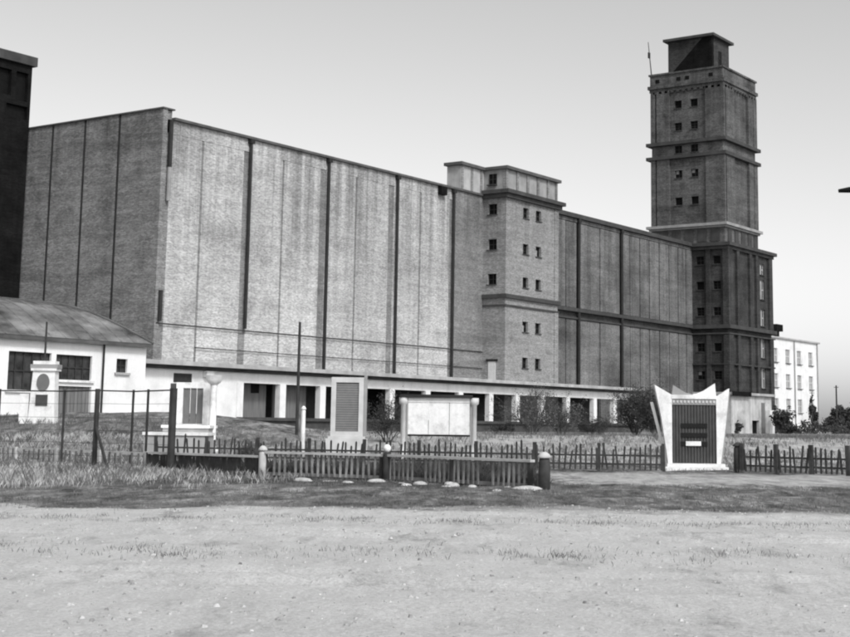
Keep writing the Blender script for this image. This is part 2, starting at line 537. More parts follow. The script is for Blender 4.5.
# body
b = MB().box(80.0, 125.6, YF + 0.12, 103, 0.3, 25.45)
wall_n = wpart("north_wall", b, M_PANELD, cold)
xs = [79.62, 84.2, 89.2, 94.1, 99.25, 104.3, 109.4, 114.45, 119.55]
for i in range(len(xs) - 1):
    a, c = xs[i] + 0.13, xs[i + 1] - 0.13
    if i in (2, 4, 6): a += 0.56
    d = random.uniform(-0.015, 0.02)
    wpart("wall_panel", MB().box(a, c, YF - d + 0.06, YF + 0.2, 9.30, 24.35), M_PLASTER, wall_n)
    wpart("wall_panel", MB().box(a, c, YF - d + 0.06, YF + 0.2, 1.0, 9.18), M_PLASTER, wall_n)
wpart("frieze", MB().box(79.62, 120.0, YF + 0.05, YF + 0.2, 24.365, 25.45), M_PLASTER, wall_n)
wpart("wall_panel", MB().box(120.25, 125.62, YF - 0.02, YF + 0.2, 1.0, 25.45), M_PANELD, wall_n)
# west wall with its bays
wall_w = wpart("west_wall", MB().box(79.95, 80.6, YF + 0.05, 103, 0.3, 26.15), M_WEST, cold)
ys = [YF - 0.1, 88.3, 92.4, 96.4, 103.0]
for i in range(4):
    a, c = ys[i] + (0.0 if i == 0 else 0.15), ys[i + 1] - 0.15
    if i < 3: wpart("downpipe", MB().tube((79.62, ys[i + 1], 1.0), (79.62, ys[i + 1], 26.1), 0.13, n=8), M_PIPE, wall_w)  # dark tube added in each recessed joint to keep it in shade
    wpart("wall_panel", MB().box(79.52, 80.0, a, c, 0.8, 26.2), M_WEST, wall_w)
wpart("parapet_coping", MB().box(79.40, 80.7, YF - 0.2, 103, 26.203, 26.32), M_ROOFE, wall_w)
wpart("roof", MB().box(80.7, 125.6, YF - 0.25, 103, 25.455, 25.66), M_ROOFE, cold)
for x, z0, z1 in ((89.68, 9.4, 25.4), (100.03, 6.1, 25.4), (110.42, 6.1, 25.4), (119.92, 6.1, 25.4)):
    wpart("downpipe", MB().tube((x, YF - 0.16, z0), (x, YF - 0.16, z1), 0.14, n=8).box(x - 0.24, x + 0.24, YF - 0.36, YF - 0.0, z1 - 0.35, z1 + 0.04), M_PIPE, cold)
wpart("downpipe", MB().tube((80.35, YF - 0.16, 21.6), (80.35, YF - 0.16, 25.4), 0.18, n=8), M_PIPE, cold)
wpart("downpipe", MB().tube((80.35, YF - 0.16, 18.9), (80.35, YF - 0.16, 21.58), 0.17, n=8), M_CORNP, cold)
wpart("downpipe", MB().tube((79.95, YF - 0.22, 9.4), (79.95, YF - 0.22, 11.8), 0.17, n=8), M_PIPE, cold)
wpart("service_pipe", MB().tube((79.7, YF - 0.12, 9.24), (125.5, YF - 0.12, 9.20), 0.045, n=6), M_FRAME, cold)
wpart("service_pipe", MB().tube((84, YF - 0.12, 7.55), (125.5, YF - 0.12, 7.50), 0.035, n=6), M_FRAME, cold)
wpart("eave_vent", MB().box(117.3, 118.3, YF - 0.45, YF - 0.02, 24.55, 25.40), M_BLACK, cold)

# stair tower
XS0, XS1, YS = 125.63, 136.15, 80.64
hw, hh = 0.55, 0.55
fz = (24.0, 20.15, 16.6, 11.95, 8.2)
front_holes = []; fspots = []
for z in fz:
    for x in (129.52, 132.1):
        front_holes.append((x - XS0 - hw, x - XS0 + hw, z - hh, z + hh)); fspots.append((x, YS, z))
wz = (24.05, 20.35, 16.72)
west_holes = [(YF - 82.32 - hw, YF - 82.32 + hw, z - hh, z + hh) for z in wz]
mb = MB()
mb.wall((XS0, YS, 0), UX, NN, XS1 - XS0, 0.5, 25.9, front_holes)
mb.wall((XS0, YF + 0.3, 0), (0, -1, 0), NW, YF + 0.3 - YS, 0.5, 25.9, [(h[0] + 0.3, h[1] + 0.3, h[2], h[3]) for h in west_holes])
mb.box(XS0 + 0.45, XS1 - 0.02, YS + 0.45, 90, 0.5, 25.88)
mb.wall((XS1, YS, 0), UY, (1, 0, 0), 3.2, 0.5, 25.9)
stair = wpart("stair_tower", mb, M_STAIR, cold)
for k, s_ in enumerate(fspots):
    put_windows(stair, WIN_B if k in (3, 6) else WINS[(k * 3) % 7], [s_], 0, 0.28)
put_windows(stair, WIN, [(XS0, 82.32, z) for z in wz], WEST, 0.28)
for z0, z1, p in ((14.72, 15.12, 0.30), (13.88, 14.06, 0.14)):
    wpart("string_course", MB().box(XS0 - p, XS1 + p * 0.6, YS - p, YF + 0.3, z0, z1), M_CORN, stair)
wpart("corner_strip", MB().box(XS1 - 0.75, XS1 + 0.03, YS - 0.09, YS + 0.3, 1.0, 13.85).box(XS1 - 0.75, XS1 + 0.03, YS - 0.09, YS + 0.3, 15.14, 25.2), M_STAIR, stair)
wpart("cornice", MB().box(XS0 - 0.35, XS1 + 0.4, YS - 0.35, YF + 0.6, 25.20, 25.62).box(XS0 - 0.62, XS1 + 0.7, YS - 0.65, YF + 0.9, 25.625, 26.02), M_CORN, stair)
pent = wpart("penthouse", MB().box(XS0 + 0.02, XS1 - 0.1, YS + 0.1, 86, 26.02, 28.2), M_CORNP, stair)
wpart("penthouse_annex", MB().box(121.35, XS0 + 0.01, YF + 0.02, 85.2, 25.6, 28.2), M_SLAB, stair)
for k in range(6):
    x = XS0 - 0.03 + k * 2.08 - (0.30 if k == 5 else 0)
    wpart("pilaster", MB().box(x, x + 0.36, YS - 0.02, YS + 0.4, 26.025, 28.2), M_STAIR, stair)
for k in range(3):
    wpart("pilaster", MB().box(121.4 + k * 1.75, 121.72 + k * 1.75, YF - 0.08, YF + 0.3, 25.67, 28.2), M_STAIR, stair)
wpart("roof_slab", MB().box(XS0 - 0.3, XS1 + 0.3, YS - 0.3, 86.2, 28.203, 28.52).box(121.0, XS0 - 0.302, YF - 0.3, 85.4, 28.203, 28.52), M_ROOFE, stair)
put_windows(stair, window_mesh("penthouse_window", 0.95, 1.15, M_GLASS, M_FRAME), [(XS0 + 0.02, 82.3, 27.2)], WEST, -0.05)
dr = wpart("roof_door", MB().box(XS0 - 0.06, XS0 + 0.1, 81.75, 82.65, 6.1, 8.2), M_FRAMEW, stair)
wpart("door_lintel", MB().box(XS0 - 0.12, XS0 + 0.1, 81.5, 82.9, 8.22, 8.45), M_PIPE, stair)

# right wing
XW0, XW1 = XS1, 176.0
wing = wpart("wing_wall", MB().box(XW0, XW1 + 1, YF + 0.16, 103, 0.3, 25.55), M_TBASE, cold)
we = [136.2, 139.4, 142.73, 145.25, 150.72, 155.72, 158.3, 160.97, 163.5, 166.21, 169.0, 171.7, 174.0, 176.0]
for i in range(len(we) - 1):
    a, c = we[i] + 0.13, we[i + 1] - 0.13
    if i in (3, 5): a += 0.35
    d = random.uniform(-0.03, 0.04)
    wpart("wall_panel", MB().box(a, c, YF - d, YF + 0.2, 15.2, 25.05), M_WING, wing)
    wpart("wall_panel", MB().box(a, c, YF - d, YF + 0.2, 1.0, 13.82), M_WING, wing)
for z0, z1, p in ((14.72, 15.12, 0.30), (13.88, 14.06, 0.14)):
    wpart("string_course", MB().box(XW0 + 0.2, XW1 - 0.02, YF - p, YF + 0.3, z0, z1), M_CORN, wing)
wpart("frieze", MB().box(XW0, XW1, YF - 0.06, YF + 0.3, 25.12, 25.52), M_WING, wing)
wpart("eave", MB().box(XW0 + 0.1, XW1 - 0.3, YF - 0.4, 103, 25.56, 26.05), M_CORN, wing)
for x in (145.42, 155.9):
    wpart("downpipe", MB().tube((x, YF - 0.17, 6.1), (x, YF - 0.17, 14.7), 0.19, n=8).tube((x, YF - 0.17, 15.13), (x, YF - 0.17, 25.5), 0.19, n=8).box(x - 0.27, x + 0.27, YF - 0.37, YF - 0.03, 25.1, 25.54), M_PIPE, wing)

# elevator tower
XT0, XT1, YT = 176.02, 190.55, 78.41
wy, wzt = (82.3, 79.9), (23.7, 20.35, 16.9, 12.2, 8.55)
wh = [(YF - y - hw + 0.4, YF - y + hw + 0.4, z - hh, z + hh) for y in wy for z in wzt]
fx = 187.4
fh = [(fx - XT0 - 0.55, fx - XT0 + 0.95, z - d, z + d) for z, d in ((23.4, 0.75), (20.6, 1.35), (16.75, 1.15), (12.6, 1.35), (8.5, 1.35))]
mb = MB()
mb.wall((XT0, YT, 0), UX, NN, XT1 - XT0, 0.5, 25.5, fh)
mb.wall((XT0, YF + 0.4, 0), (0, -1, 0), NW, YF + 0.4 - YT, 0.5, 25.5, wh)
mb.wall((XT1, YT, 0), UY, (1, 0, 0), 14, 0.5, 25.5)
mb.box(XT0 + 0.45, XT1 - 0.02, YT + 0.45, YT + 14, 0.5, 25.48)
tower = wpart("elevator_tower", mb, M_TBASE, cold)
put_windows(tower, WINS, [(XT0, y, z) for y in wy for z in wzt], WEST, 0.28)
for (z, d) in ((23.4, 0.75), (20.6, 1.35), (16.75, 1.15), (12.6, 1.35), (8.5, 1.35)):
    me = window_mesh("tall_window", 1.5, 2 * d, M_GLASS, M_FRAMEW, cols=2, rows=2, bar=0.1, extra=(-0.72, 0.25, -0.04, -0.032, -d + 0.03, d - 0.03))
    put_windows(tower, me, [(fx + 0.2, YT, z)], 0, 0.22)
def strips(parent, m, items, z0, z1, p=0.34):
    for x0, x1, side in items:
        if side == 'n': bx = MB().box(x0, x1, YY - p, YY + 0.2, z0, z1)
        else: bx = MB().box(XX - p, XX + 0.2, x0, x1, z0, z1)
        wpart("pilaster", bx, m, parent)
XX, YY = XT0, YT
for z0, z1 in ((1.0, 13.85), (15.14, 25.1)):
    strips(tower, M_TBASE, [(XT0 + 0.15, XT0 + 1.0, 'n'), (178.5, 179.3, 'n'), (182.7, 183.5, 'n'), (184.9, 185.6, 'n'), (189.4, XT1, 'n'), (YT - 0.34, YT + 0.5, 'w'), (80.75, 81.35, 'w')], z0, z1)
for z0, z1, p in ((14.62, 15.12, 0.62), (13.88, 14.06, 0.42), (9.9, 10.1, 0.37)):
    wpart("string_course", MB().box(XT0 - p, XT1 + p, YT - p, YT + 12, z0, z1), M_CORN if z0 > 10 else M_TBASE, tower)
wpart("cornice", MB().box(XT0 - 0.4, XT1 + 0.4, YT - 0.4, 92, 25.1, 25.5).box(XT0 - 0.75, XT1 + 0.75, YT - 0.75, 92.5, 25.505, 25.95), M_CORN, tower)
XU0, XU1, YU0, YU1 = 176.6, 187.3, 79.0, 89.6
att = wpart("attic", MB().box(XU0 - 0.1, XU1 + 0.3, YU0 - 0.1, YU1 + 0.1, 25.95, 28.3), M_TOWER, tower)
for y0 in (79.6, 81.5, 83.4, 85.3, 87.2):
    wpart("attic_panel", MB().box(XU0 - 0.2, XU0, y0, y0 + 1.3, 26.25, 27.95), M_CORN, tower)
for x0 in (177.4, 179.6, 181.8, 184.0, 186.0):
    wpart("attic_panel", MB().box(x0, x0 + 1.2, YU0 - 0.2, YU0, 26.25, 27.95), M_CORN, tower)
wpart("cornice", MB().box(XU0 - 0.35, XU1 + 0.5, YU0 - 0.35, YU1 + 0.35, 28.1, 28.35).box(XU0 - 0.65, XU1 + 0.8, YU0 - 0.65, YU1 + 0.65, 28.353, 28.72), M_CORNP, tower)
uw = [(YU1 - y - hw, YU1 - y + hw, z - 0.52, z + 0.52) for y in (85.6, 83.22) for z in (45.42, 42.32, 39.14, 35.73, 32.0)]
uf = [(2.0, 2.9, 43.9, 44.9)]
mb = MB()
mb.wall((XU0, YU1, 0), (0, -1, 0), NW, YU1 - YU0, 28.72, 48.0, uw)
mb.wall((XU0, YU0, 0), UX, NN, XU1 - XU0, 28.72, 48.0, uf)
mb.wall((XU1, YU0, 0), UY, (1, 0, 0), YU1 - YU0, 28.72, 48.0)
mb.wall((XU0, YU1, 0), UX, (0, 1, 0), XU1 - XU0, 28.72, 48.0)
mb.box(XU0 + 0.45, XU1 - 0.02, YU0 + 0.45, YU1 - 0.02, 28.7, 47.98)
shaft = wpart("tower_shaft", mb, M_TOWER, cold)
put_windows(shaft, WINS[1:6], [(XU0, y, z) for y in (85.6, 83.22) for z in (45.42, 42.32, 39.14, 35.73, 32.0)], WEST, 0.28)
put_windows(shaft, window_mesh("small_window", 0.9, 1.0, M_GLASS, M_FRAME), [(XU0 + 2.45, YU0, 44.4)], 0, 0.25)
XX, YY = XU0, YU0
for z0, z1 in ((28.73, 37.85), (40.25, 47.4)):
    strips(shaft, M_TOWER, [(YU0 - 0.36, 81.41, 'w'), (86.81, 88.7, 'w'), (88.95, YU1, 'w'), (XU0 - 0.0, 179.54, 'n'), (184.35, 185.9, 'n'), (186.1, XU1, 'n')], z0, z1, 0.36)
for z0, z1, p in ((37.85, 38.3, 0.62), (39.8, 40.25, 0.62)):
    wpart("string_course", MB().box(XU0 - p, XU1 + p, YU0 - p, YU1 + p, z0, z1), M_CORN, shaft)
par = wpart("parapet", MB().box(XU0 - 0.22, XU1 + 0.22, YU0 - 0.22, YU1 + 0.22, 47.4, 47.85).box(XU0 - 0.42, XU1 + 0.42, YU0 - 0.42, YU1 + 0.42, 47.853, 48.3)
            .box(XU0 - 0.15, XU1 + 0.15, YU0 - 0.15, YU1 + 0.15, 48.303, 49.75).box(XU0 - 0.32, XU1 + 0.32, YU0 - 0.32, YU1 + 0.32, 49.753, 50.0), M_TOWER, shaft)
for k in range(12):
    wpart("dentil", MB().box(XU0 - 0.36, XU0 - 0.2, YU0 + 0.2 + k * 0.87, YU0 + 0.6 + k * 0.87, 47.1, 47.4), M_CORN, shaft)
    wpart("dentil", MB().box(XU0 + 0.2 + k * 0.87, XU0 + 0.6 + k * 0.87, YU0 - 0.36, YU0 - 0.2, 47.1, 47.4), M_CORN, shaft)
for y in (88.6, 85.4, 84.1, 80.6):
    wpart("scupper", MB().box(XU0 - 0.2, XU0 + 0.1, y - 0.3, y + 0.3, 48.7, 49.2), M_BLACK, shaft)
XP0, XP1, YP0, YP1 = 178.6, 184.3, 81.4, 88.0
ph = wpart("tower_penthouse", MB().box(XP0, XP1, YP0, YP1, 50.0, 54.9), M_TBASE, cold)
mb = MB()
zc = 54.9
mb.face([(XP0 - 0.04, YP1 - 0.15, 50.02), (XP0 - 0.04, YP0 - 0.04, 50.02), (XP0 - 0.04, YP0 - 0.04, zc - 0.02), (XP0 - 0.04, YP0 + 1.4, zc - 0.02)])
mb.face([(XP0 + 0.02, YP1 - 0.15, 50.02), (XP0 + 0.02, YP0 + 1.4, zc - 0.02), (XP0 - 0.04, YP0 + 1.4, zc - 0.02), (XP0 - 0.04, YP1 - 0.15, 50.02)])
wpart("shadow_triangle", mb, M_BLACK, ph)  # dark triangular sheet standing in for the diagonal shadow on the west face
wpart("corner_post", MB().box(XP0 - 0.1, XP0 + 0.45, YP0 - 0.1, YP0 + 0.4, 50.0, 54.88), M_BLACK, ph)
put_windows(ph, window_mesh("penthouse_opening", 0.9, 2.2, M_GLASS, M_FRAME, 1, 2), [(181.2, YP0, 52.2)], 0, -0.06)
mb = MB()
x0, x1, y0, y1 = XP0 - 0.55, XP1 + 0.55, YP0 - 0.55, YP1 + 0.55
mb.box(x0, x1, y0, y1, 54.903, 55.25)
ap = ((x0 + x1) / 2 - 0.6, (y0 + y1) / 2 - 0.5, 55.75)
for p, q in (((x0, y0), (x1, y0)), ((x1, y0), (x1, y1)), ((x1, y1), (x0, y1)), ((x0, y1), (x0, y0))):
    mb.face([(p[0], p[1], 55.253), (q[0], q[1], 55.253), ap])
wpart("penthouse_roof", mb, M_ROOF, ph)
wpart("mast", MB().tube((XU0 + 0.1, YU1 + 0.05, 50.0), (XU0 + 0.05, YU1 + 0.5, 54.8), 0.09, 0.05, 6).box(XU0 - 0.1, XU0 + 0.3, YU1 + 0.3, YU1 + 0.5, 52.5, 53.3), M_FRAME, shaft)

# ------------------------------------------------------------------ dark tower block at the left
dk = thing("boiler_tower", "dark brick tower block at the left end of the cold store", "building", (72, 99.3, 1.6))
mb = MB()
mb.wall((66, 99.3, 0), UX, NN, 13.35, 0.5, 31.6, [(9.9, 11.25, 28.7, 30.9), (11.75, 13.0, 28.4, 30.9), (10.9, 13.1, 26.9, 28.0)], depth=0.6)
mb.wall((66, 112, 0), (0, -1, 0), NW, 12.7, 0.5, 31.6)
mb.wall((79.35, 99.3, 0), UY, (1, 0, 0), 12.7, 0.5, 31.6)
mb.box(66.7, 79.3, 100, 112, 0.5, 31.58)
wpart("wall", mb, M_BLACK, dk)  # very dark brick tone over the whole block
for x0, x1, z0, z1 in ((9.9, 11.25, 28.7, 30.9), (11.75, 13.0, 28.4, 30.9), (10.9, 13.1, 26.9, 28.0)):
    wpart("window", MB().box(66 + x0, 66 + x1, 99.65, 99.75, z0, z1), M_GLASS, dk)
wpart("roof_coping", MB().box(65.7, 79.65, 99.0, 112.3, 31.603, 32.4), M_CORN, dk)

# ------------------------------------------------------------------ loading gallery
lg = thing("loading_gallery", "long white columned loading gallery with flat canopy along the cold store", "loading dock", (110, 77.6, GB))
wpart("end_house_wall", MB().box(73.0, 82.9, 77.6, 83.2, 0.6, 5.70), M_WHITE, lg)
wpart("canopy", MB().box(72.6, 149.0, 76.7, 83.30, 5.75, 6.05), M_SLAB, lg)
wpart("eave_shade_strip", MB().box(72.9, 148.8, 77.3, 83.25, 5.48, 5.747), M_DARKC, lg)  # dark strip standing in for the shadow just below the canopy edge
wpart("beam", MB().box(82.9, 148.6, 77.62, 78.0, 4.72, 5.477), M_WHITE, lg)
for x in (83.27, 88.2, 93.15, 97.9, 102.63, 108, 113.3, 118.48, 123.3, 128.2, 133.25, 139.05, 143.6, 148.3):
    wpart("column", MB().box(x - 0.36, x + 0.36, 77.56, 78.06, 1.9, 4.717), M_WHITE, lg)
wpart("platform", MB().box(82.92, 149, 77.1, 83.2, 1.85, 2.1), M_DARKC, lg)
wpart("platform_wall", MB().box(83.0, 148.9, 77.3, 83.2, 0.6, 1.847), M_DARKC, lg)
wpart("back_wall", MB().box(83.0, 148.9, 82.6, 83.2, 2.102, 5.47), M_DARKC, lg)  # coloured dark to hold the shade under the canopy
for x0, x1 in ((83.7, 87.8), (88.62, 92.7)):
    wpart("sliding_door", MB().box(x0, x1, 79.0, 79.1, 2.105, 5.4), M_GATE, lg)
wpart("window", MB().box(86.0, 86.9, 78.93, 78.998, 4.0, 4.7), M_GLASS, lg)
for x0, x1 in ((105, 107.5), (120, 122.5), (135, 137.5)):
    wpart("cold_room_door", MB().box(x0, x1, 82.5, 82.598, 2.105, 4.9), M_BLACK, lg)
wpart("vent_window", MB().box(76.2, 78.0, 77.54, 77.66, 4.55, 5.2), M_FRAME, lg)
wpart("wall_lamp_box", MB().box(79.2, 80.0, 77.2, 77.58, 5.0, 5.45), M_WHITE2, lg)

# ------------------------------------------------------------------ whitewashed annex with hipped tin roof
an = thing("annex", "low whitewashed annex with a worn hipped tin roof", "building", (55, 65.0, 1.7))
AX0, AX1, AY0, AY1, AE = 36.0, 61.5, 65.0, 74.0, 6.2
wins = [(51.5, 54.4, 3.3, 5.38), (54.75, 57.35, 3.95, 5.35), (59.2, 60.05, 4.5, 5.3), (46.0, 49.5, 3.3, 5.38)]
gate = (54.95, 57.4, 1.4, 3.6)
mb = MB()
mb.wall((AX0, AY0, 0), UX, NN, AX1 - AX0, 0.8, AE, [(a - AX0, c - AX0, d, e) for a, c, d, e in wins + [gate]], depth=0.3)
mb.wall((AX1, AY0, 0), UY, (1, 0, 0), AY1 - AY0, 0.8, AE)
mb.wall((AX0, AY1, 0), (0, -1, 0), NW, AY1 - AY0, 0.8, AE)
mb.box(AX0 + 0.4, AX1 - 0.05, AY0 + 0.5, AY1, 0.8, AE - 0.05)
wpart("wall", mb, M_WHITE, an)
for k, (a, c, d, e) in enumerate(wins):
    w = wpart("window", MB().box(a, c, AY0 + 0.22, AY0 + 0.28, d, e), M_GLASS2, an)
    nb = 1 if k == 2 else 4
    mb = MB()
    for i in range(nb + 2):
        x = a + (c - a) * i / (nb + 1)
        mb.box(max(a, x - 0.035), min(c, x + 0.035), AY0 + 0.15, AY0 + 0.218, d, e)
    for i in range(3):
        z = d + (e - d) * i / 2
        mb.box(a, c, AY0 + 0.152, AY0 + 0.216, max(d, z - 0.03), min(e, z + 0.03))
    wpart("window_frame", mb, M_FRAME, w)
    wpart("sill", MB().box(a - 0.15, c + 0.15, AY0 - 0.14, AY0 + 0.1, d - 0.14, d - 0.01), M_SLAB if k == 2 else M_WHITE2, w)
g = wpart("gate_leaf", MB().box(gate[0], gate[1], AY0 + 0.2, AY0 + 0.28, gate[2], gate[3]), M_GATE, an)
for i in range(9):
    x = gate[0] + 0.03 + i * 0.27
    wpart("plank", MB().box(x, x + 0.235, AY0 + 0.16, AY0 + 0.198, gate[2], gate[3]), M_GATE, g)
wpart("drainpipe", MB().tube((58.1, AY0 - 0.12, 2.0), (58.1, AY0 - 0.12, 6.1), 0.06, n=8), M_PIPE, an)
# roof: slightly bowed front slope, hipped right end
def roofp(k, N=7, rb=0.85):
    a = k / N
    return a, AE + 0.05 + 2.35 * (math.sin(a * math.pi / 2) * rb + a * (1 - rb))
mb = MB()
ey, ry, ex, rx = AY0 - 0.45, 69.6, AX1 + 0.12, 57.6
N = 7
for k in range(N):
    a0, z0 = roofp(k); a1, z1 = roofp(k + 1)
    ya, yb = ey + (ry - ey) * a0, ey + (ry - ey) * a1
    yc, yd = (2 * ry - ey) - (ry - ey) * a0, (2 * ry - ey) - (ry - ey) * a1
    xa, xb = ex + (rx - ex) * a0, ex + (rx - ex) * a1
    x00, x01 = (AX0 - .5) + (3.6) * a0, (AX0 - .5) + (3.6) * a1
    mb.face([(x00, ya, z0), (xa, ya, z0), (xb, yb, z1), (x01, yb, z1)])
    mb.face([(xa, ya, z0), (xa, yc, z0), (xb, yd, z1), (xb, yb, z1)])
    mb.face([(xa, yc, z0), (x00, yc, z0), (x01, yd, z1), (xb, yd, z1)])
    mb.face([(x00, yc, z0), (x00, ya, z0), (x01, yb, z1), (x01, yd, z1)])
rf = wpart("roof", mb, M_TIN, an)
mb = MB()
for k in range(N):
    a0, z0 = roofp(k); a1, z1 = roofp(k + 1)
    mb.tube((ex + (rx - ex) * a0, ey + (ry - ey) * a0, z0 + 0.03), (ex + (rx - ex) * a1, ey + (ry - ey) * a1, z1 + 0.03), 0.09, n=6)
mb.tube((AX0 + 3.1, ry, AE + 2.43), (rx, ry, AE + 2.43), 0.09, n=6)
wpart("ridge_cap", mb, M_ROOFE, rf)
for i in range(22):
    x = 38.5 + i * 1.03
    mb = MB()
    for k in range(N):
        a0, z0 = roofp(k); a1, z1 = roofp(k + 1)
        if x > ex + (rx - ex) * a1 - 0.1: break
        mb.tube((x, ey + (ry - ey) * a0, z0 + 0.015), (x, ey + (ry - ey) * a1, z1 + 0.015), 0.03, n=4, caps=False)
    if mb.v: wpart("standing_seam", mb, M_TIN, rf)
wpart("eave_fascia", MB().box(AX0 - 0.5, AX1 + 0.08, ey + 0.02, ey + 0.1, AE - 0.16, AE + 0.04).box(AX0 - 0.4, AX1 + 0.05, ey + 0.1, AY0 + 0.3, AE - 0.02, AE + 0.02), M_ROOFE, rf)

# ------------------------------------------------------------------ white three-storey block far right
wb = thing("apartment_block", "distant white three storey block behind the tower at right", "building", (228, 90, GB))
BX0, BX1 = 208.0, 239.0
cols = [210.2, 215.2, 220.2, 225.4, 230.35, 235.5]
rows = [13.4, 9.4, 5.45]
hl = [(x - 0.95 - BX0, x + 0.95 - BX0, z - 1.1, z + 1.1) for x in cols for z in rows]
mb = MB()
mb.wall((BX0, 90, 0), UX, NN, BX1 - BX0, 0.5, 16.1, hl, depth=0.25)
mb.wall((BX1, 90, 0), UY, (1, 0, 0), 12, 0.5, 16.1)
mb.wall((BX0, 102, 0), (0, -1, 0), NW, 12, 0.5, 16.1)
mb.box(BX0 + 0.4, BX1 - 0.03, 90.4, 102, 0.5, 16.08)
wpart("wall", mb, M_WHITE, wb)
wme = window_mesh("block_window", 1.9, 2.2, M_GREYP, M_FRAMEW, 2, 2, 0.12)
put_windows(wb, wme, [(x, 90, z) for x in cols for z in rows], 0, 0.16)
wpart("roof", MB().box(BX0 - 0.3, BX1 + 0.3, 89.7, 102.3, 16.103, 16.35), M_SLAB, wb)
wpart("chimney", MB().box(221.6, 223.0, 90.4, 91.8, 16.353, 17.3).box(221.0, 223.6, 90.0, 92.2, 17.303, 18.4), M_BLACK, wb)
for x in (228.0, 238.3):
    wpart("drainpipe", MB().tube((x, 89.85, 1.5), (x, 89.85, 16.0), 0.10, n=6), M_GREYP, wb)

# ------------------------------------------------------------------ pale shed under the tower
sh = thing("shed", "pale plastered low shed with a flat dark roof edge at the tower foot", "shed", (168, 72, GB))
mb = MB().wall((162.2, 72, 0), UX, NN, 12.4, 0.6, 5.7, [(6.2, 8.4, 1.0, 2.7)], depth=0.5)
mb.wall((174.6, 72, 0), UY, (1, 0, 0), 4.5, 0.6, 5.7)
mb.wall((162.2, 76.5, 0), (0, -1, 0), NW, 4.5, 0.6, 5.7)
mb.box(162.8, 174.5, 72.6, 76.5, 0.6, 5.68)
wpart("wall", mb, mat("shed_plaster", 0.50, var=0.2, scale=0.7, stain=0.35, stain_scale=0.6, streak=0.3, fine=0.1), sh)
wpart("hatch", MB().box(168.4, 170.6, 72.35, 72.45, 1.0, 2.7), M_BLACK, sh)
wpart("roof", MB().box(161.8, 174.9, 71.6, 76.8, 5.703, 6.0), M_SLAB, sh)
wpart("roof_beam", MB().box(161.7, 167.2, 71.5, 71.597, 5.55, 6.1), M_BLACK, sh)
wpart("door", MB().box(171.3, 172.3, 71.93, 72.02, 1.1, 4.9), M_GATE, sh)
wpart("buttress", MB().box(172.6, 174.0, 71.4, 71.97, 0.8, 4.0), M_WHITE, sh)

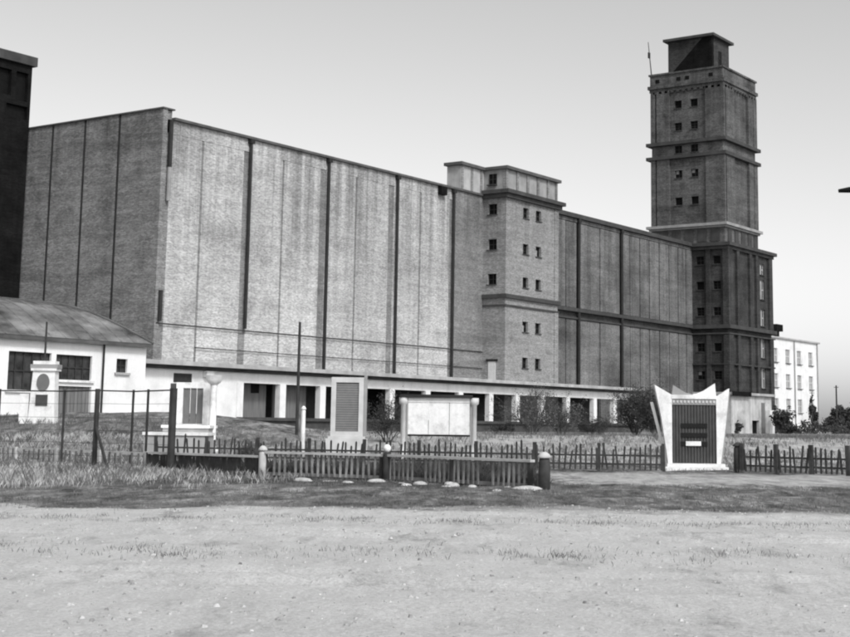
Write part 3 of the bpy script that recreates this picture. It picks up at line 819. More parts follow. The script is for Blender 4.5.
# ------------------------------------------------------------------ fences (street frame, one thing each)
def run(a, b, step):
    d = math.dist(a, b); n = max(1, int(round(d / step)))
    ang = math.atan2(b[1] - a[1], b[0] - a[0])
    return n, d, ang
def picket_mesh(w, d, h, point=True):
    mb = MB()
    if point:
        mb.prism([(-w / 2, 0), (w / 2, 0), (w / 2, h - w * 0.7), (0, h), (-w / 2, h - w * 0.7)], -d / 2, d / 2)
    else:
        mb.box(-w / 2, w / 2, -d / 2, d / 2, 0, h)
    return mb
M_BALU = mat("worn_baluster_paint", 0.27, var=0.5, scale=1.6, stain=0.4, stain_scale=2.2)
def fence(name, label, pts, h, step, pw, mp, mr, rails=(0.25, 0.75), rail_h=0.07, post_every=2.4, post_h=None, post_w=0.12, point=True, low=0.05, post_mat=None, jitter=0.03, cap=None, cat="fence"):
    s0, t0 = pts[0]
    base = gz(s0, t0)
    root = thing(name, label, cat, W(s0, t0, base), YAW)
    me = picket_mesh(pw, 0.03, h - low, point).mesh("picket", mp)
    ph_ = post_h or h + 0.05
    pm = MB().box(-post_w / 2, post_w / 2, -post_w / 2, post_w / 2, -0.3, ph_).mesh("post", post_mat or mr)
    for a, b in zip(pts, pts[1:]):
        n, d, ang = run(a, b, step)
        ca, sa = math.cos(ang), math.sin(ang)
        for i in range(n):
            f = (i + 0.5) / n
            s, t = a[0] + (b[0] - a[0]) * f, a[1] + (b[1] - a[1]) * f
            if random.random() < 0.06: continue
            o = link("picket", me, root, (s - s0, t - t0, gz(s, t) - base + low), ang)
            o.rotation_euler = (random.uniform(-0.03, 0.03), random.gauss(0, 1.3) * jitter, ang)
            o.scale = (1, 1, 1 + random.gauss(-0.2, 1.8) * jitter)
        npst = max(1, int(round(d / post_every)))
        for i in range(npst + 1):
            f = i / npst
            s, t = a[0] + (b[0] - a[0]) * f, a[1] + (b[1] - a[1]) * f
            o = link("post", pm, root, (s - s0 - 0.07 * sa * -1, t - t0 + 0.07 * ca, gz(s, t) - base), ang)
            o.rotation_euler.y = random.uniform(-0.03, 0.03)
        for r in rails:
            seg = max(1, npst)
            for i in range(seg):
                f0, f1 = i / seg, (i + 1) / seg
                A = (a[0] + (b[0] - a[0]) * f0, a[1] + (b[1] - a[1]) * f0); B = (a[0] + (b[0] - a[0]) * f1, a[1] + (b[1] - a[1]) * f1)
                za, zb = gz(*A) - base + r * h, gz(*B) - base + r * h
                nx, ny = -sa * 0.045, ca * 0.045
                mb = MB()
                q = []
                for (P_, z_) in ((A, za), (B, zb)):
                    for (o1, o2) in ((-1, -1), (1, -1), (1, 1), (-1, 1)):
                        q.append((P_[0] - s0 + nx + -sa * 0.025 * o1, P_[1] - t0 + ny + ca * 0.025 * o1, z_ + o2 * rail_h / 2))
                mb.v = q
                mb.f = [(0, 3, 2, 1), (4, 5, 6, 7), (0, 1, 5, 4), (1, 2, 6, 5), (2, 3, 7, 6), (3, 0, 4, 7)]; mb.m = [0] * 6
                lpart("rail", mb, mr, root)
        if cap:
            z_ = h
            mb = MB()
            za, zb = gz(*a) - base + h, gz(*b) - base + h
            q = []
            for (P_, zz) in ((a, za), (b, zb)):
                for (o1, o2) in ((-1, 0), (1, 0), (1, 1), (-1, 1)):
                    q.append((P_[0] - s0 - sa * 0.09 * o1, P_[1] - t0 + ca * 0.09 * o1, zz + o2 * 0.07))
            mb.v = q
            mb.f = [(0, 3, 2, 1), (4, 5, 6, 7), (0, 1, 5, 4), (1, 2, 6, 5), (2, 3, 7, 6), (3, 0, 4, 7)]; mb.m = [0] * 6
            lpart("cap_rail", mb, cap, root)
    return root
fence("baluster_fence", "low pale baluster fence with flat top rail nearest the road", [(-6.5, 47.35), (-2.6, 45.25), (1.75, 40.25)], 0.72, 0.215, 0.068, M_BALU, M_WOODM, rails=(0.12,), rail_h=0.10, post_every=3.2, post_h=0.70, point=False, cap=M_WOODP, low=0.04, post_mat=M_WOODD)
fence("board_fence", "low dark board fence with pale top rail by the tarred post", [(-11.1, 51.3), (-6.75, 47.5)], 0.58, 0.15, 0.115, M_WOODD, M_WOODM, rails=(0.15,), rail_h=0.10, post_every=2.6, point=False, cap=M_WOODP, post_mat=M_WOODD)
fence("rail_fence", "low weathered fence running back through the tall weeds at left", [(-19.5, 58.5), (-11.25, 51.6)], 0.60, 0.34, 0.10, M_WOODM, M_WOODP, rails=(0.25, 0.95), rail_h=0.10, post_every=2.6, point=False)
fence("picket_fence", "dark picket fence between the low front fence and the display boards", [(-12.8, 60.2), (-6.5, 60.0), (2.6, 57.7), (7.6, 57.2)], 0.98, 0.21, 0.075, M_WOODD, M_WOODD, rails=(0.28, 0.62), post_every=2.5, post_h=1.08, jitter=0.05)
fence("picket_fence", "dark picket fence running right from the slogan board to the photo edge", [(10.75, 57.6), (16.5, 53.0)], 0.98, 0.21, 0.075, M_WOODD, M_WOODD, rails=(0.28, 0.62), post_every=1.5, post_h=1.12, post_w=0.15, jitter=0.05)

def post(label, s, t, h, r, m_, capm=None, ball=False, group=None, name="fence_post"):
    root = thing(name, label, "post", W(s, t, gz(s, t)), YAW, group)
    lpart("shaft", MB().lathe([(r, -0.3), (r, h * 0.5), (r * 0.95, h - 0.08), (r * 0.8, h)], 12), m_, root, True)
    if capm:
        pr = [(r * 1.1, h + 0.003), (r * 1.15, h + 0.05), (r * 0.8, h + 0.12), (r * 0.3, h + 0.17)]
        if ball:
            R_ = r * 0.95
            pr = [(R_ * math.sin(a), h + 0.003 + R_ * (1 - math.cos(a))) for a in [0.25 + k * (math.pi - 0.5) / 8 for k in range(9)]]
        lpart("cap", MB().lathe(pr, 14), capm, root, True)
    return root
post("stout dark gate post with a pale top at the right end of the baluster fence", 2.05, 39.8, 0.84, 0.16, M_WOODD, M_WOODP)
post("dark fence post topped by a white ball amid the baluster fence", -2.5, 45.1, 0.84, 0.13, M_WOODD, M_WHITE2, True)
post("pale fence post where the dark boards meet the balusters", -6.62, 47.4, 0.80, 0.13, M_WOODP, M_WOODP)
post("stout dark post beside the right foot of the slogan board", 10.62, 57.9, 1.0, 0.20, M_WOODD, M_WOODD)
post("short pale post in front of the gallery, left of the text board", -7.45, 66, 2.1, 0.10, M_WHITE2, M_WHITE2)

# tall wire fence at the left
tf = thing("wire_fence", "tall wire fence on dark posts in front of the annex", "fence", W(-17.6, 54, gz(-17.6, 54)), YAW)
b0 = gz(-17.6, 54)
def zl(s, t): return gz(s, t) - b0
ptsf = [(-22.0, 56.0), (-17.5, 54.6), (-15.0, 54.3), (-13.25, 52.2), (-12.2, 53.2), (-11.4, 52.0), (-10.1, 50.0)]
rad = [0.05, 0.05, 0.045, 0.09, 0.045, 0.045, 0.13]
for (s, t), r in zip(ptsf, rad):
    lpart("post", MB().tube((s + 17.6, t - 54, zl(s, t) - 0.3), (s + 17.6, t - 54, 2.82 - b0), r, n=8), M_POLE, tf)
for a, c in zip(ptsf, ptsf[1:]):
    lpart("top_rail", MB().tube((a[0] + 17.6, a[1] - 54, 2.76 - b0), (c[0] + 17.6, c[1] - 54, 2.76 - b0), 0.025, n=6), M_POLE, tf)
    mb = MB()
    for z in (0.45, 0.9, 1.35, 1.8, 2.3):
        mb.tube((a[0] + 17.6, a[1] - 54, z + zl(*a)), (c[0] + 17.6, c[1] - 54, z + zl(*c)), 0.006, n=4)
    lpart("wire", mb, M_FRAME, tf)
lpart("brace", MB().tube((-13.25 + 17.6, 52.2 - 54, 1.5 - b0), (-13.5 + 17.6 + 1.1, 50.9 - 54, -0.1 - b0), 0.06, n=6), M_POLE, tf)

# poles
def pole(label, s, t, ztop, r, arm=True):
    g0 = gz(s, t)
    root = thing("utility_pole", label, "pole", W(s, t, g0), YAW)
    lpart("shaft", MB().tube((0, 0, -0.5), (0.0, 0, ztop - g0), r, r * 0.7, 8), M_POLE, root)
    lpart("foot", MB().tube((r * 1.4, 0, -0.5), (r * 1.3, 0, 1.3), r * 0.7, n=8), M_WOODM, root)
    if arm:
        lpart("crossarm", MB().box(-0.35, 0.35, -0.05, 0.05, ztop - g0 - 0.35, ztop - g0 - 0.27), M_POLE, root)
        for x in (-0.3, 0.3):
            lpart("insulator", MB().lathe([(0.02, ztop - g0 - 0.27), (0.04, ztop - g0 - 0.2), (0.03, ztop - g0 - 0.14)], 8, (x, 0)), M_SLAB, root)
pole("slim wooden pole standing before the loading gallery", -9.37, 80, 7.2, 0.10, False)
pole("slim dark pole rising behind the oval medallion pylon", -21.84, 75, 6.7, 0.07, False)
pole("far wooden pole above the tree line at the right edge", 57.7, 230, 8.6, 0.16)
pole("thin far pole between the white block and the edge pole", 56.2, 240, 7.9, 0.09)

# street lamp reaching in from the right
sl = thing("street_lamp", "dark street lamp arm reaching in against the sky at right", "street lamp", W(12.6, 40, 0), YAW)
lpart("pole", MB().tube((0, 0, -0.5), (0, 0, 8.6), 0.11, 0.08, 10), M_POLE, sl)
lpart("arm", MB().tube((0, 0, 8.55), (-2.0, 0, 8.33), 0.045, n=8), M_POLE, sl)
lpart("lamp_head", MB().tube((-1.85, 0, 8.345), (-2.05, 0, 8.325), 0.05, 0.085, 10).tube((-2.05, 0, 8.325), (-2.36, 0, 8.29), 0.085, 0.05, 10), M_BLACK, sl)

# ------------------------------------------------------------------ display boards
# slogan board with flared white wings
g0 = gz(9.2, 60)
sb = thing("slogan_board", "large dark slogan board with flared white wings and peaked white crown", "display board", W(9.2, 60, g0), YAW)
Z = lambda z: z - g0
lpart("plinth", MB().box(-1.28, 1.32, -0.45, 0.45, -0.2, 0.13).box(-1.15, 1.2, -0.38, 0.38, 0.133, 0.26), M_WHITE2, sb)
lpart("panel", MB().box(-0.9, 0.88, -0.05, 0.15, 0.263, 2.62), M_WINGP, sb)
for i in range(14):
    x = -0.87 + i * 0.124
    lpart("slat", MB().box(x, x + 0.085, -0.09, -0.053, 0.27, 2.6), M_WINGP, sb)
lpart("left_wing", MB().prism([(-1.08, 0.263), (-0.915, 0.263), (-0.915, 3.02), (-1.62, 3.42), (-1.35, 2.1)], -0.14, 0.2), M_WHITE2, sb)
lpart("right_wing", MB().prism([(0.895, 0.263), (1.06, 0.263), (1.30, 2.0), (1.44, 3.30), (0.895, 2.95)], -0.14, 0.2), M_WHITE2, sb)
lpart("left_wing_stay", MB().prism([(-1.14, 0.265), (-1.02, 0.265), (-1.64, 2.72), (-1.76, 2.72)], 0.22, 0.3), M_WHITE2, sb)
lpart("right_wing_stay", MB().prism([(1.12, 0.3), (1.2, 0.3), (1.52, 3.1), (1.44, 3.1)], 0.22, 0.3), M_GREYP, sb)
lpart("header", MB().box(-0.93, 0.91, -0.16, 0.2, 2.86, 3.02), M_WHITE2, sb)
lpart("header_band", MB().box(-0.93, 0.91, -0.12, 0.18, 2.623, 2.857), M_GREYP, sb)
for i in range(12):
    lpart("dentil", MB().box(-0.88 + i * 0.15, -0.80 + i * 0.15, -0.15, -0.122, 2.70, 2.80), M_BOARDF, sb)
lpart("crown", MB().prism([(-0.05, 3.022), (0.9, 3.022), (0.86, 3.50), (0.40, 3.20), (0.12, 3.08), (-0.05, 3.05)], -0.1, 0.1), M_WHITE2, sb)
lpart("crown", MB().prism([(-0.9, 3.022), (-0.06, 3.022), (-0.06, 3.05), (-0.35, 3.12), (-0.85, 3.42)], -0.08, 0.08), M_GREYP, sb)
for z in (1.78, 1.40, 1.05):
    lpart("slogan_line", MB().box(-0.55, 0.52, -0.125, -0.093, z - 0.09, z + 0.09), M_BAR, sb)
lpart("name_plate", MB().box(-0.36, 0.26, -0.16, -0.128, 0.97, 1.15), M_WHITE2, sb)

# framed text board
def text_material():
    M = mat("text_field", 0.16, var=0.12, scale=3.0)
    if "wv" in M: return M
    t = M.node_tree; n, l = t.nodes, t.links
    b_ = n["Principled BSDF"]; src = b_.inputs['Base Color'].links[0].from_socket
    tc = n.new("ShaderNodeTexCoord"); mp = n.new("ShaderNodeMapping"); mp.inputs['Scale'].default_value = (14, 1, 5.2)
    l.new(tc.outputs['Object'], mp.inputs['Vector'])
    wv = n.new("ShaderNodeTexWave"); wv.bands_direction = 'Z'; wv.inputs['Scale'].default_value = 0.55; wv.inputs['Distortion'].default_value = 0.6
    l.new(mp.outputs[0], wv.inputs['Vector'])
    mr = n.new("ShaderNodeMapRange"); mr.inputs[1].default_value = 0.55; mr.inputs[2].default_value = 0.8; mr.inputs[3].default_value = 0.85; mr.inputs[4].default_value = 1.35
    l.new(wv.outputs['Fac'], mr.inputs[0])
    mm = n.new("ShaderNodeMath"); mm.operation = 'MULTIPLY'
    l.new(src, mm.inputs[0]); l.new(mr.outputs[0], mm.inputs[1]); l.new(mm.outputs[0], b_.inputs['Base Color'])
    return M
g0 = gz(-5.65, 68)
tb = thing("text_board", "upright grey text board in a pale frame before the gallery", "display board", W(-5.65, 68, g0), YAW)
lpart("plinth", MB().box(-0.95, 0.95, -0.25, 0.25, -0.2, 1.02 - g0).box(-0.85, 0.85, -0.2, 0.2, 1.023 - g0, 1.12 - g0), M_BOARDF, tb)
z0, z1 = 1.123 - g0, 3.83 - g0
for x0, x1, a, c in ((-0.75, -0.53, z0, z1), (0.53, 0.75, z0, z1)):
    lpart("frame_post", MB().box(x0, x1, -0.10, 0.12, a, c), M_BOARDF, tb)
lpart("frame_top", MB().box(-0.528, 0.528, -0.098, 0.118, z1 - 0.24, z1), M_BOARDF, tb)
lpart("frame_bottom", MB().box(-0.528, 0.528, -0.098, 0.118, z0, z0 + 0.22), M_BOARDF, tb)
lpart("text_panel", MB().box(-0.526, 0.526, -0.03, 0.06, z0 + 0.223, z1 - 0.243), text_material(), tb)
lpart("side_board", MB().box(0.76, 0.9, -0.02, 0.14, z0, z1 + 0.1), M_GREYP, tb)

# white three-panel board
g0 = gz(-1.3, 64)
nb = thing("notice_board", "wide white notice board of three blank panels between round columns", "display board", W(-1.3, 64, g0), YAW)
for x0, x1 in ((-1.36, -0.475), (-0.455, 0.43), (0.45, 1.33)):
    lpart("panel", MB().box(x0, x1, -0.04, 0.04, 1.28 - g0, 2.66 - g0), M_WHITE2, nb)
lpart("header", MB().box(-1.36, 1.33, -0.07, 0.07, 2.665 - g0, 2.87 - g0), M_WHITE2, nb)
lpart("roof_beam", MB().box(-1.72, 1.45, -0.22, 0.22, 2.873 - g0, 3.0 - g0), M_PIPE, nb)
lpart("backing_rail", MB().box(-1.42, 1.4, 0.045, 0.1, 1.2 - g0, 1.277 - g0), M_PIPE, nb)
for x in (-1.56, 1.52):
    lpart("column", MB().lathe([(0.17, -0.2), (0.17, 0.45), (0.11, 0.62), (0.10, 0.85), (0.115, 0.9), (0.115, 2.55 - g0), (0.20, 2.62 - g0), (0.20, 2.868 - g0)], 14, (x, 0)), M_BOARDF, nb, True)
for x in (-1.40, 1.385):
    lpart("side_strip", MB().box(x - 0.035, x + 0.035, -0.05, 0.06, 0.95 - g0, 2.86 - g0), M_GREYP, nb)

# oval medallion pylon
g0 = gz(-20.9, 72)
py = thing("medallion_pylon", "white pylon with oval medallion and square plaque before the annex", "monument", W(-20.9, 72, g0), YAW)
zt = 4.5 - g0
lpart("shaft", MB().prism([(-0.66, -0.2), (0.66, -0.2), (0.56, zt - 0.3), (-0.50, zt - 0.3)], -0.35, 0.35), M_WHITE2, py)
lpart("capital", MB().box(-0.60, 0.66, -0.44, 0.44, zt - 0.42, zt - 0.303).box(-0.52, 0.56, -0.36, 0.36, zt - 0.10, zt + 0.06), M_WHITE2, py)
lpart("shadow_band", MB().box(-0.64, 0.70, -0.40, 0.40, zt - 0.30, zt - 0.103), M_GREYP, py)
mb = MB(); n = 24
el = [(0.02 + 0.31 * math.cos(2 * math.pi * i / n), zt - 0.98 + 0.42 * math.sin(2 * math.pi * i / n)) for i in range(n)]
mb.prism(el, -0.40, -0.352)
lpart("medallion", mb, M_PANEL, py)
lpart("plaque", MB().box(-0.30, 0.28, -0.39, -0.352, zt - 2.12, zt - 1.58), M_WINGP, py)
lpart("side_step", MB().box(-1.1, -0.662, -0.3, 0.3, -0.2, zt - 1.55), M_WHITE2, py)

# honour board with steps at left
g0 = gz(-12.4, 66)
hb = thing("honour_board", "narrow dark honour board in a white frame above white steps", "display board", W(-12.4, 66, g0), YAW)
lpart("frame", MB().box(-0.80, -0.48, -0.1, 0.12, -0.2, 3.45 - g0).box(0.42, 0.72, -0.1, 0.12, -0.2, 3.45 - g0).box(-0.478, 0.418, -0.1, 0.12, 3.2 - g0, 3.45 - g0).box(-0.478, 0.418, -0.1, 0.12, -0.2, 1.6 - g0), M_WHITE2, hb)
for x0, x1 in ((-0.46, -0.19), (-0.15, 0.1), (0.14, 0.40)):
    lpart("portrait_strip", MB().box(x0, x1, -0.03, 0.05, 1.61 - g0, 3.19 - g0), M_PANEL, hb)
lpart("dark_return", MB().box(-1.08, -0.81, -0.02, 0.1, -0.2, 3.4 - g0), M_WINGP, hb)
for k, (x0, x1, y0, y1, z) in enumerate(((-0.9, 1.1, -2.2, -0.3, 1.42), (-1.3, 1.35, -4.0, -2.25, 1.12))):
    lpart("step", MB().box(x0, x1, y0, y1, -0.3, z - g0), M_SLAB, hb)
    lpart("step_nosing", MB().box(x0 - 0.06, x1 + 0.06, y0 - 0.08, y1, z - g0 + 0.003, z - g0 + 0.13), M_WHITE2, hb)

g0 = gz(-11.35, 64.2)
ur = thing("pedestal_bowl", "white flower bowl on a tall pedestal beside the honour board", "planter", W(-11.35, 65.0, gz(-11.35, 65)), YAW)
zt = 3.75 - gz(-11.35, 65)
lpart("pedestal", MB().lathe([(0.30, -0.2), (0.30, 0.2), (0.17, 0.3), (0.13, zt - 0.55), (0.16, zt - 0.42)], 14), M_WHITE2, ur, True)
lpart("bowl", MB().lathe([(0.14, zt - 0.417), (0.28, zt - 0.33), (0.36, zt - 0.2), (0.38, zt - 0.02), (0.40, zt), (0.34, zt), (0.3, zt - 0.1)], 18), M_WHITE2, ur, True)

# ------------------------------------------------------------------ plants
def tuft_leaves(mb, c, r, n, size, rnd):
    for _ in range(n):
        d = Vector((rnd.gauss(0, 1), rnd.gauss(0, 1), rnd.gauss(0, 1)))
        d = d.normalized() * (r * rnd.random() ** 0.4)
        p = Vector(c) + d
        u = Vector((rnd.gauss(0, 1), rnd.gauss(0, 1), rnd.gauss(0, 1))).normalized()
        w = u.cross(Vector((rnd.gauss(0, 1), rnd.gauss(0, 1), rnd.gauss(0, 1)))).normalized()
        s = size * rnd.uniform(0.6, 1.4)
        mb.face([p - u * s, p + w * s * 0.5, p + u * s, p - w * s * 0.5])
def shrub(name, label, cat, pos, h, spread, stems, leaves, leaf_size, seed, leafm=M_LEAFD, levels=3, group=None, trunk=False):
    rnd = random.Random(seed)
    root = thing(name, label, cat, pos, rnd.uniform(0, 6), group)
    wood, crown = MB(), MB()
    tips = []
    def grow(p, d, ln, r, lv):
        segs = 3
        for k in range(segs):
            d2 = (d + Vector((rnd.gauss(0, .18), rnd.gauss(0, .18), rnd.gauss(0.03, .12)))).normalized()
            q = p + d2 * (ln / segs)
            wood.tube(p, q, r * (1 - 0.25 * k / segs), r * (1 - 0.25 * (k + 1) / segs), 4 if r < 0.05 else 6, caps=False)
            if lv > 0:
                for _ in range(rnd.choice((1, 2))):
                    bd = (d2 + Vector((rnd.gauss(0, .7), rnd.gauss(0, .7), rnd.gauss(0.1, .4)))).normalized()
                    grow(q, bd, ln * rnd.uniform(0.45, 0.7), r * 0.5, lv - 1)
            p, d = q, d2
        tips.append(p)
    for i in range(stems):
        a = 2 * math.pi * (i + rnd.random()) / stems
        sp = 0.15 if trunk else spread / h * rnd.uniform(0.2, 1.0)
        d = Vector((math.cos(a) * sp, math.sin(a) * sp, 1)).normalized()
        grow(Vector((math.cos(a) * 0.12 * (stems > 1), math.sin(a) * 0.12 * (stems > 1), -0.15)), d, h * rnd.uniform(0.5, 0.75), 0.022 * h if trunk else 0.012 * h, levels)
    for p in tips:
        tuft_leaves(crown, p, 0.10 * h, max(1, leaves), leaf_size, rnd)
    lpart("trunk" if trunk else "stems", wood, M_TWIG, root)
    lpart("crown" if trunk else "foliage", crown, leafm, root)
    return root
def at(s, t): return W(s, t, gz(s, t))
shrub("shrub", "large dark bushy shrub before the right end of the gallery", "shrub", at(12.2, 108), 3.6, 2.0, 12, 4, 0.06, 11)
shrub("shrub", "dark low shrub hugging the left wing of the slogan board", "shrub", at(13.4, 106), 3.0, 1.6, 10, 5, 0.06, 12)
shrub("shrub", "hazy grey leafless bush before the stair tower gallery", "shrub", at(4.2, 98), 2.9, 2.4, 12, 2, 0.05, 13, M_LEAFM)
shrub("shrub", "thin grey bush left of the white portal column", "shrub", at(6.2, 99), 2.5, 1.7, 9, 2, 0.05, 14, M_LEAFM)
shrub("shrub", "dark bush between the text board and the white notice board", "shrub", at(-4.3, 78), 2.2, 1.3, 9, 2, 0.05, 15)
shrub("shrub", "low dark scrub under the gallery right of the portal column", "shrub", at(8.6, 104), 1.5, 2.4, 12, 2, 0.05, 16)
shrub("shrub", "low dark scrub at the gallery foot below the small stair windows", "shrub", at(2.3, 100), 1.0, 1.9, 11, 1, 0.05, 17)
shrub("shrub", "small weedy bush beside the left steps", "shrub", at(-9.4, 63.5), 0.8, 0.8, 7, 4, 0.04, 18, M_LEAFM)
shrub("shrub", "tall dark shrub standing right of the pale shed", "shrub", at(38.2, 180), 2.7, 0.5, 6, 10, 0.16, 19, levels=2)
shrub("shrub", "low dark bush at the foot of the white block", "shrub", at(41.5, 190), 1.1, 1.6, 9, 8, 0.16, 20, levels=2)
shrub("shrub", "scraggy bush at the left corner of the pale shed", "shrub", at(32.2, 176), 1.3, 0.8, 7, 6, 0.13, 21, levels=2)
for i, (s, t, h, lb) in enumerate(((48.0, 225, 1.5, "round dark bush before the right corner of the white block"), (52.5, 242, 4.0, "far dark tree just right of the white block"),
                                 (56.5, 246, 4.6, "far dark tree below the far poles"), (60.5, 240, 3.6, "far tree next to the right photo edge"), (64.5, 244, 4.2, "farthest right tree of the far tree line"))):
    shrub("tree" if i else "shrub", lb, "tree" if i else "shrub", at(s, t), h, 2.0, 3 if i else 8, 12, 0.3, 30 + i, M_LEAFD, 3, "trees on the skyline at right" if i else None, trunk=bool(i))

# far thicket that reads as one mass along the skyline at right
rnd = random.Random(77)
mb = MB()
for _ in range(620):
    s = rnd.uniform(34, 75); t = rnd.uniform(196, 222)
    if s < t * 0.205: continue
    hgt = (0.9 + 0.7 * math.sin(s * 0.9) * math.sin(s * 0.37 + 1)) * (1.5 if s > 50 else 1.0) + 0.3
    c = W(s, t, gz(s, t) + hgt * rnd.uniform(0.1, 0.8))
    tuft_leaves(mb, c, 0.55, 16, 0.16, rnd)
me = mb.mesh("thicket", M_LEAFD)
tag(link("thicket", me), "low dark thicket along the skyline at the right edge", "thicket", kind='stuff')

# ------------------------------------------------------------------ grass on the verge
def grass(name, n, region, hmin, hmax, m_, seed, label, keep=None, bw_=0.009):
    rnd = random.Random(seed)
    v = []; f = []
    for _ in range(n):
        s, t = region(rnd)
        if keep and not keep(s, t, rnd): continue
        z = (road_z(s, t) if t < road_edge(s) else gz(s, t)) - 0.02
        for _k in range(5):
            a = rnd.uniform(0, 6.283); h = rnd.uniform(hmin, hmax)
            dx, dy = math.cos(a), math.sin(a)
            ox, oy = rnd.gauss(0, 0.07), rnd.gauss(0, 0.07)
            w = rnd.uniform(0.35, 1.0) * bw_; le = rnd.uniform(0.15, 0.6) * h
            p = W(s + ox, t + oy, z)
            b = len(v)
            v += [(p.x - dy * w, p.y + dx * w, z), (p.x + dy * w, p.y - dx * w, z), (p.x + dx * le * .4, p.y + dy * le * .4, z + h * .65), (p.x + dx * le, p.y + dy * le, z + h)]
            f.append((b, b + 1, b + 2)); f.append((b + 1, b + 3, b + 2))
    me = bpy.data.meshes.new(name); me.from_pydata(v, [], f); me.materials.append(m_)
    tag(link(name, me), label, "grass", kind='stuff')
def on_path(s, t): return s > 2.2 and 43.5 < t < 56
def fence_line(s): return 51.3 - (s + 11.1) * 0.87 if s < -6.6 else (47.4 - (s + 6.6) * 0.53 if s < -2.6 else 45.25 - (s + 2.6) * 1.15)
def clump(s, t): return max(0, 0.5 + 0.3 * math.sin(s * 1.7 + 2.1 * math.sin(t * 0.9)) * math.sin(t * 1.3 + 1.4 * math.sin(s * 0.8)) + 0.3 * math.sin(3.3 * s + 1.7 * math.sin(2.9 * t)) * math.sin(3.9 * t + 1.3 * s))
grass("verge_grass", 36000, lambda r: (r.uniform(-17, 17), r.uniform(27.0, 46.5)), 0.02, 0.11, M_GRASSD, 3, "short grass on the verge between road and fence",
      lambda s, t, r: not on_path(s, t) and t > road_edge(s) - 1.6 * r.random() ** 3 and r.random() < clump(s, t) ** 1.3 * 1.2)
grass("dry_weeds", 30000, lambda r: (r.uniform(-26, -5), r.uniform(34, 68)), 0.05, 0.26, M_GRASSP, 4, "dry weeds on the bank at lower left",
      lambda s, t, r: t > 35.5 + r.random() * 9 and r.random() < (0.15 + 0.85 * sst(-7, -14, s)) * (0.2 + clump(s * 1.3, t * 0.7)), 0.004)
grass("dark_weeds", 9000, lambda r: (r.uniform(-26, -6), r.uniform(38, 76)), 0.05, 0.40, M_GRASSD, 6, "dark weeds among the dry ones below the annex",
      lambda s, t, r: r.random() < (0.15 + 0.85 * sst(-7, -13, s)) * (1.1 - clump(s * 1.3, t * 0.7)), 0.005)
grass("yard_grass", 12000, lambda r: (r.uniform(-14, 18), r.uniform(45, 74)), 0.04, 0.22, M_GRASSD, 5, "patchy grass around the picket fence and boards",
      lambda s, t, r: not on_path(s, t) and not (7.6 < s < 10.8 and 58 < t < 61) and r.random() < clump(s, t), 0.008)
grass("road_tufts", 9000, lambda r: (r.uniform(-9, 9), 18.7 + r.gauss(0, 0.55) if r.random() < 0.4 else (25.2 + r.gauss(0, 0.5) if r.random() < 0.5 else 31 - abs(r.gauss(0, 0.8)))), 0.02, 0.09, M_GRASSD, 8, "thin grass growing between the wheel ruts of the road",
      lambda s, t, r: r.random() < clump(s * 1.5, t * 1.2) ** 3 and abs(s) < 3.4 + t * 0.3, 0.006)
grass("bed_weeds", 16000, lambda r: (r.uniform(-11, 2.2), r.uniform(40.5, 57)), 0.08, 0.42, M_LEAFD, 12, "dark weeds filling the bed between the two fences",
      lambda s, t, r: t > fence_line(s) + 0.25 and r.random() < 0.35 + 0.65 * sst(4.5, 0.4, t - fence_line(s)), 0.010)
grass("far_yard_weeds", 14000, lambda r: (r.uniform(-9, 34), r.uniform(62, 128)), 0.06, 0.34, M_GRASSD, 14, "scattered weeds over the bare yard before the gallery",
      lambda s, t, r: not (7.6 < s < 10.8 and 58 < t < 62) and s < 2 + t * 0.24 and t < 96 + s * 0.9 and r.random() < clump(s * 0.35, t * 0.22) ** 2 * 1.6, 0.012)
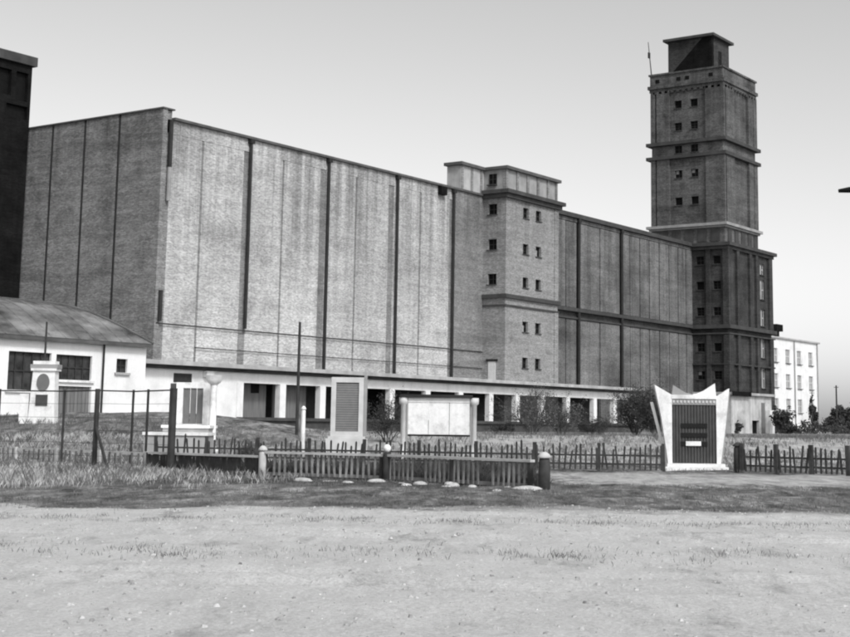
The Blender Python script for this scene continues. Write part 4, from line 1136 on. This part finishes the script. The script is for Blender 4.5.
# loose gravel on the road
rnd = random.Random(9)
v = []; f = []
for _ in range(26000):
    t = 10 + 23 * rnd.random() ** 1.2; s = rnd.uniform(-16, 16)
    if t > road_edge(s) + 0.4 or abs(s) > 3.2 + t * 0.33 or rnd.random() > 0.25 + clump(s * 0.6, t * 0.8): continue
    k = 0.005 + 0.030 * rnd.random() ** 6
    z = (road_z(s, t) if t < road_edge(s) else 0.0) - k * 0.25
    b = len(v); a0 = rnd.uniform(0, 6.28)
    for i in range(5):
        a = a0 + i * 1.2566; q = k * rnd.uniform(0.8, 1.5)
        v.append(tuple(W(s + q * math.cos(a), t + q * math.sin(a), z)))
    for i in range(5):
        a = a0 + i * 1.2566 + 0.3; q = k * rnd.uniform(0.4, 0.8)
        v.append(tuple(W(s + q * math.cos(a), t + q * math.sin(a), z + k * rnd.uniform(0.6, 1.1))))
    for i in range(5):
        j = (i + 1) % 5
        f.append((b + i, b + j, b + 5 + j, b + 5 + i))
    f.append(tuple(b + 5 + i for i in range(5)))
me = bpy.data.meshes.new("gravel"); me.from_pydata(v, [], f); me.materials.append(mat("pebble", 0.36, var=0.6, scale=9.0))
tag(link("gravel", me), "loose pebbles scattered over the pale dirt road", "gravel", kind='stuff')

# ------------------------------------------------------------------ whitewashed stones along the verge
def stone_mesh(seed):
    rnd = random.Random(seed)
    mb = MB(); n = 9
    prof = [(0.55, -0.15), (0.95, 0.1), (1.0, 0.4), (0.75, 0.75), (0.35, 0.92)]
    mb.lathe(prof, n)
    k = [(rnd.uniform(0.75, 1.25)) for _ in range(n)]
    mb.v = [(x * k[i % n], y * k[i % n] * 0.8, z * (0.9 + 0.25 * k[(i + 3) % n] - 0.2)) for i, (x, y, z) in enumerate(mb.v)]
    return mb.mesh("stone", M_STONE, True)
SM = [stone_mesh(i) for i in range(5)]
rnd = random.Random(5)
for i in range(24):
    f = i / 23
    s = -4.6 + 6.6 * f + rnd.gauss(0, 0.25)
    t = 44.1 - 4.8 * f ** 1.1 + rnd.gauss(0, 0.45)
    o = link("stone", SM[i % 5], None, W(s, t, gz(s, t) + rough(s, t) - 0.03), rnd.uniform(0, 6))
    k = 0.07 + 0.16 * rnd.random() ** 1.6
    o.scale = (k * rnd.uniform(1, 1.6), k, k * rnd.uniform(0.35, 0.75))
    tag(o, "whitish stone in the ragged row along the verge below the baluster fence", "stone", "whitish stones along the verge")
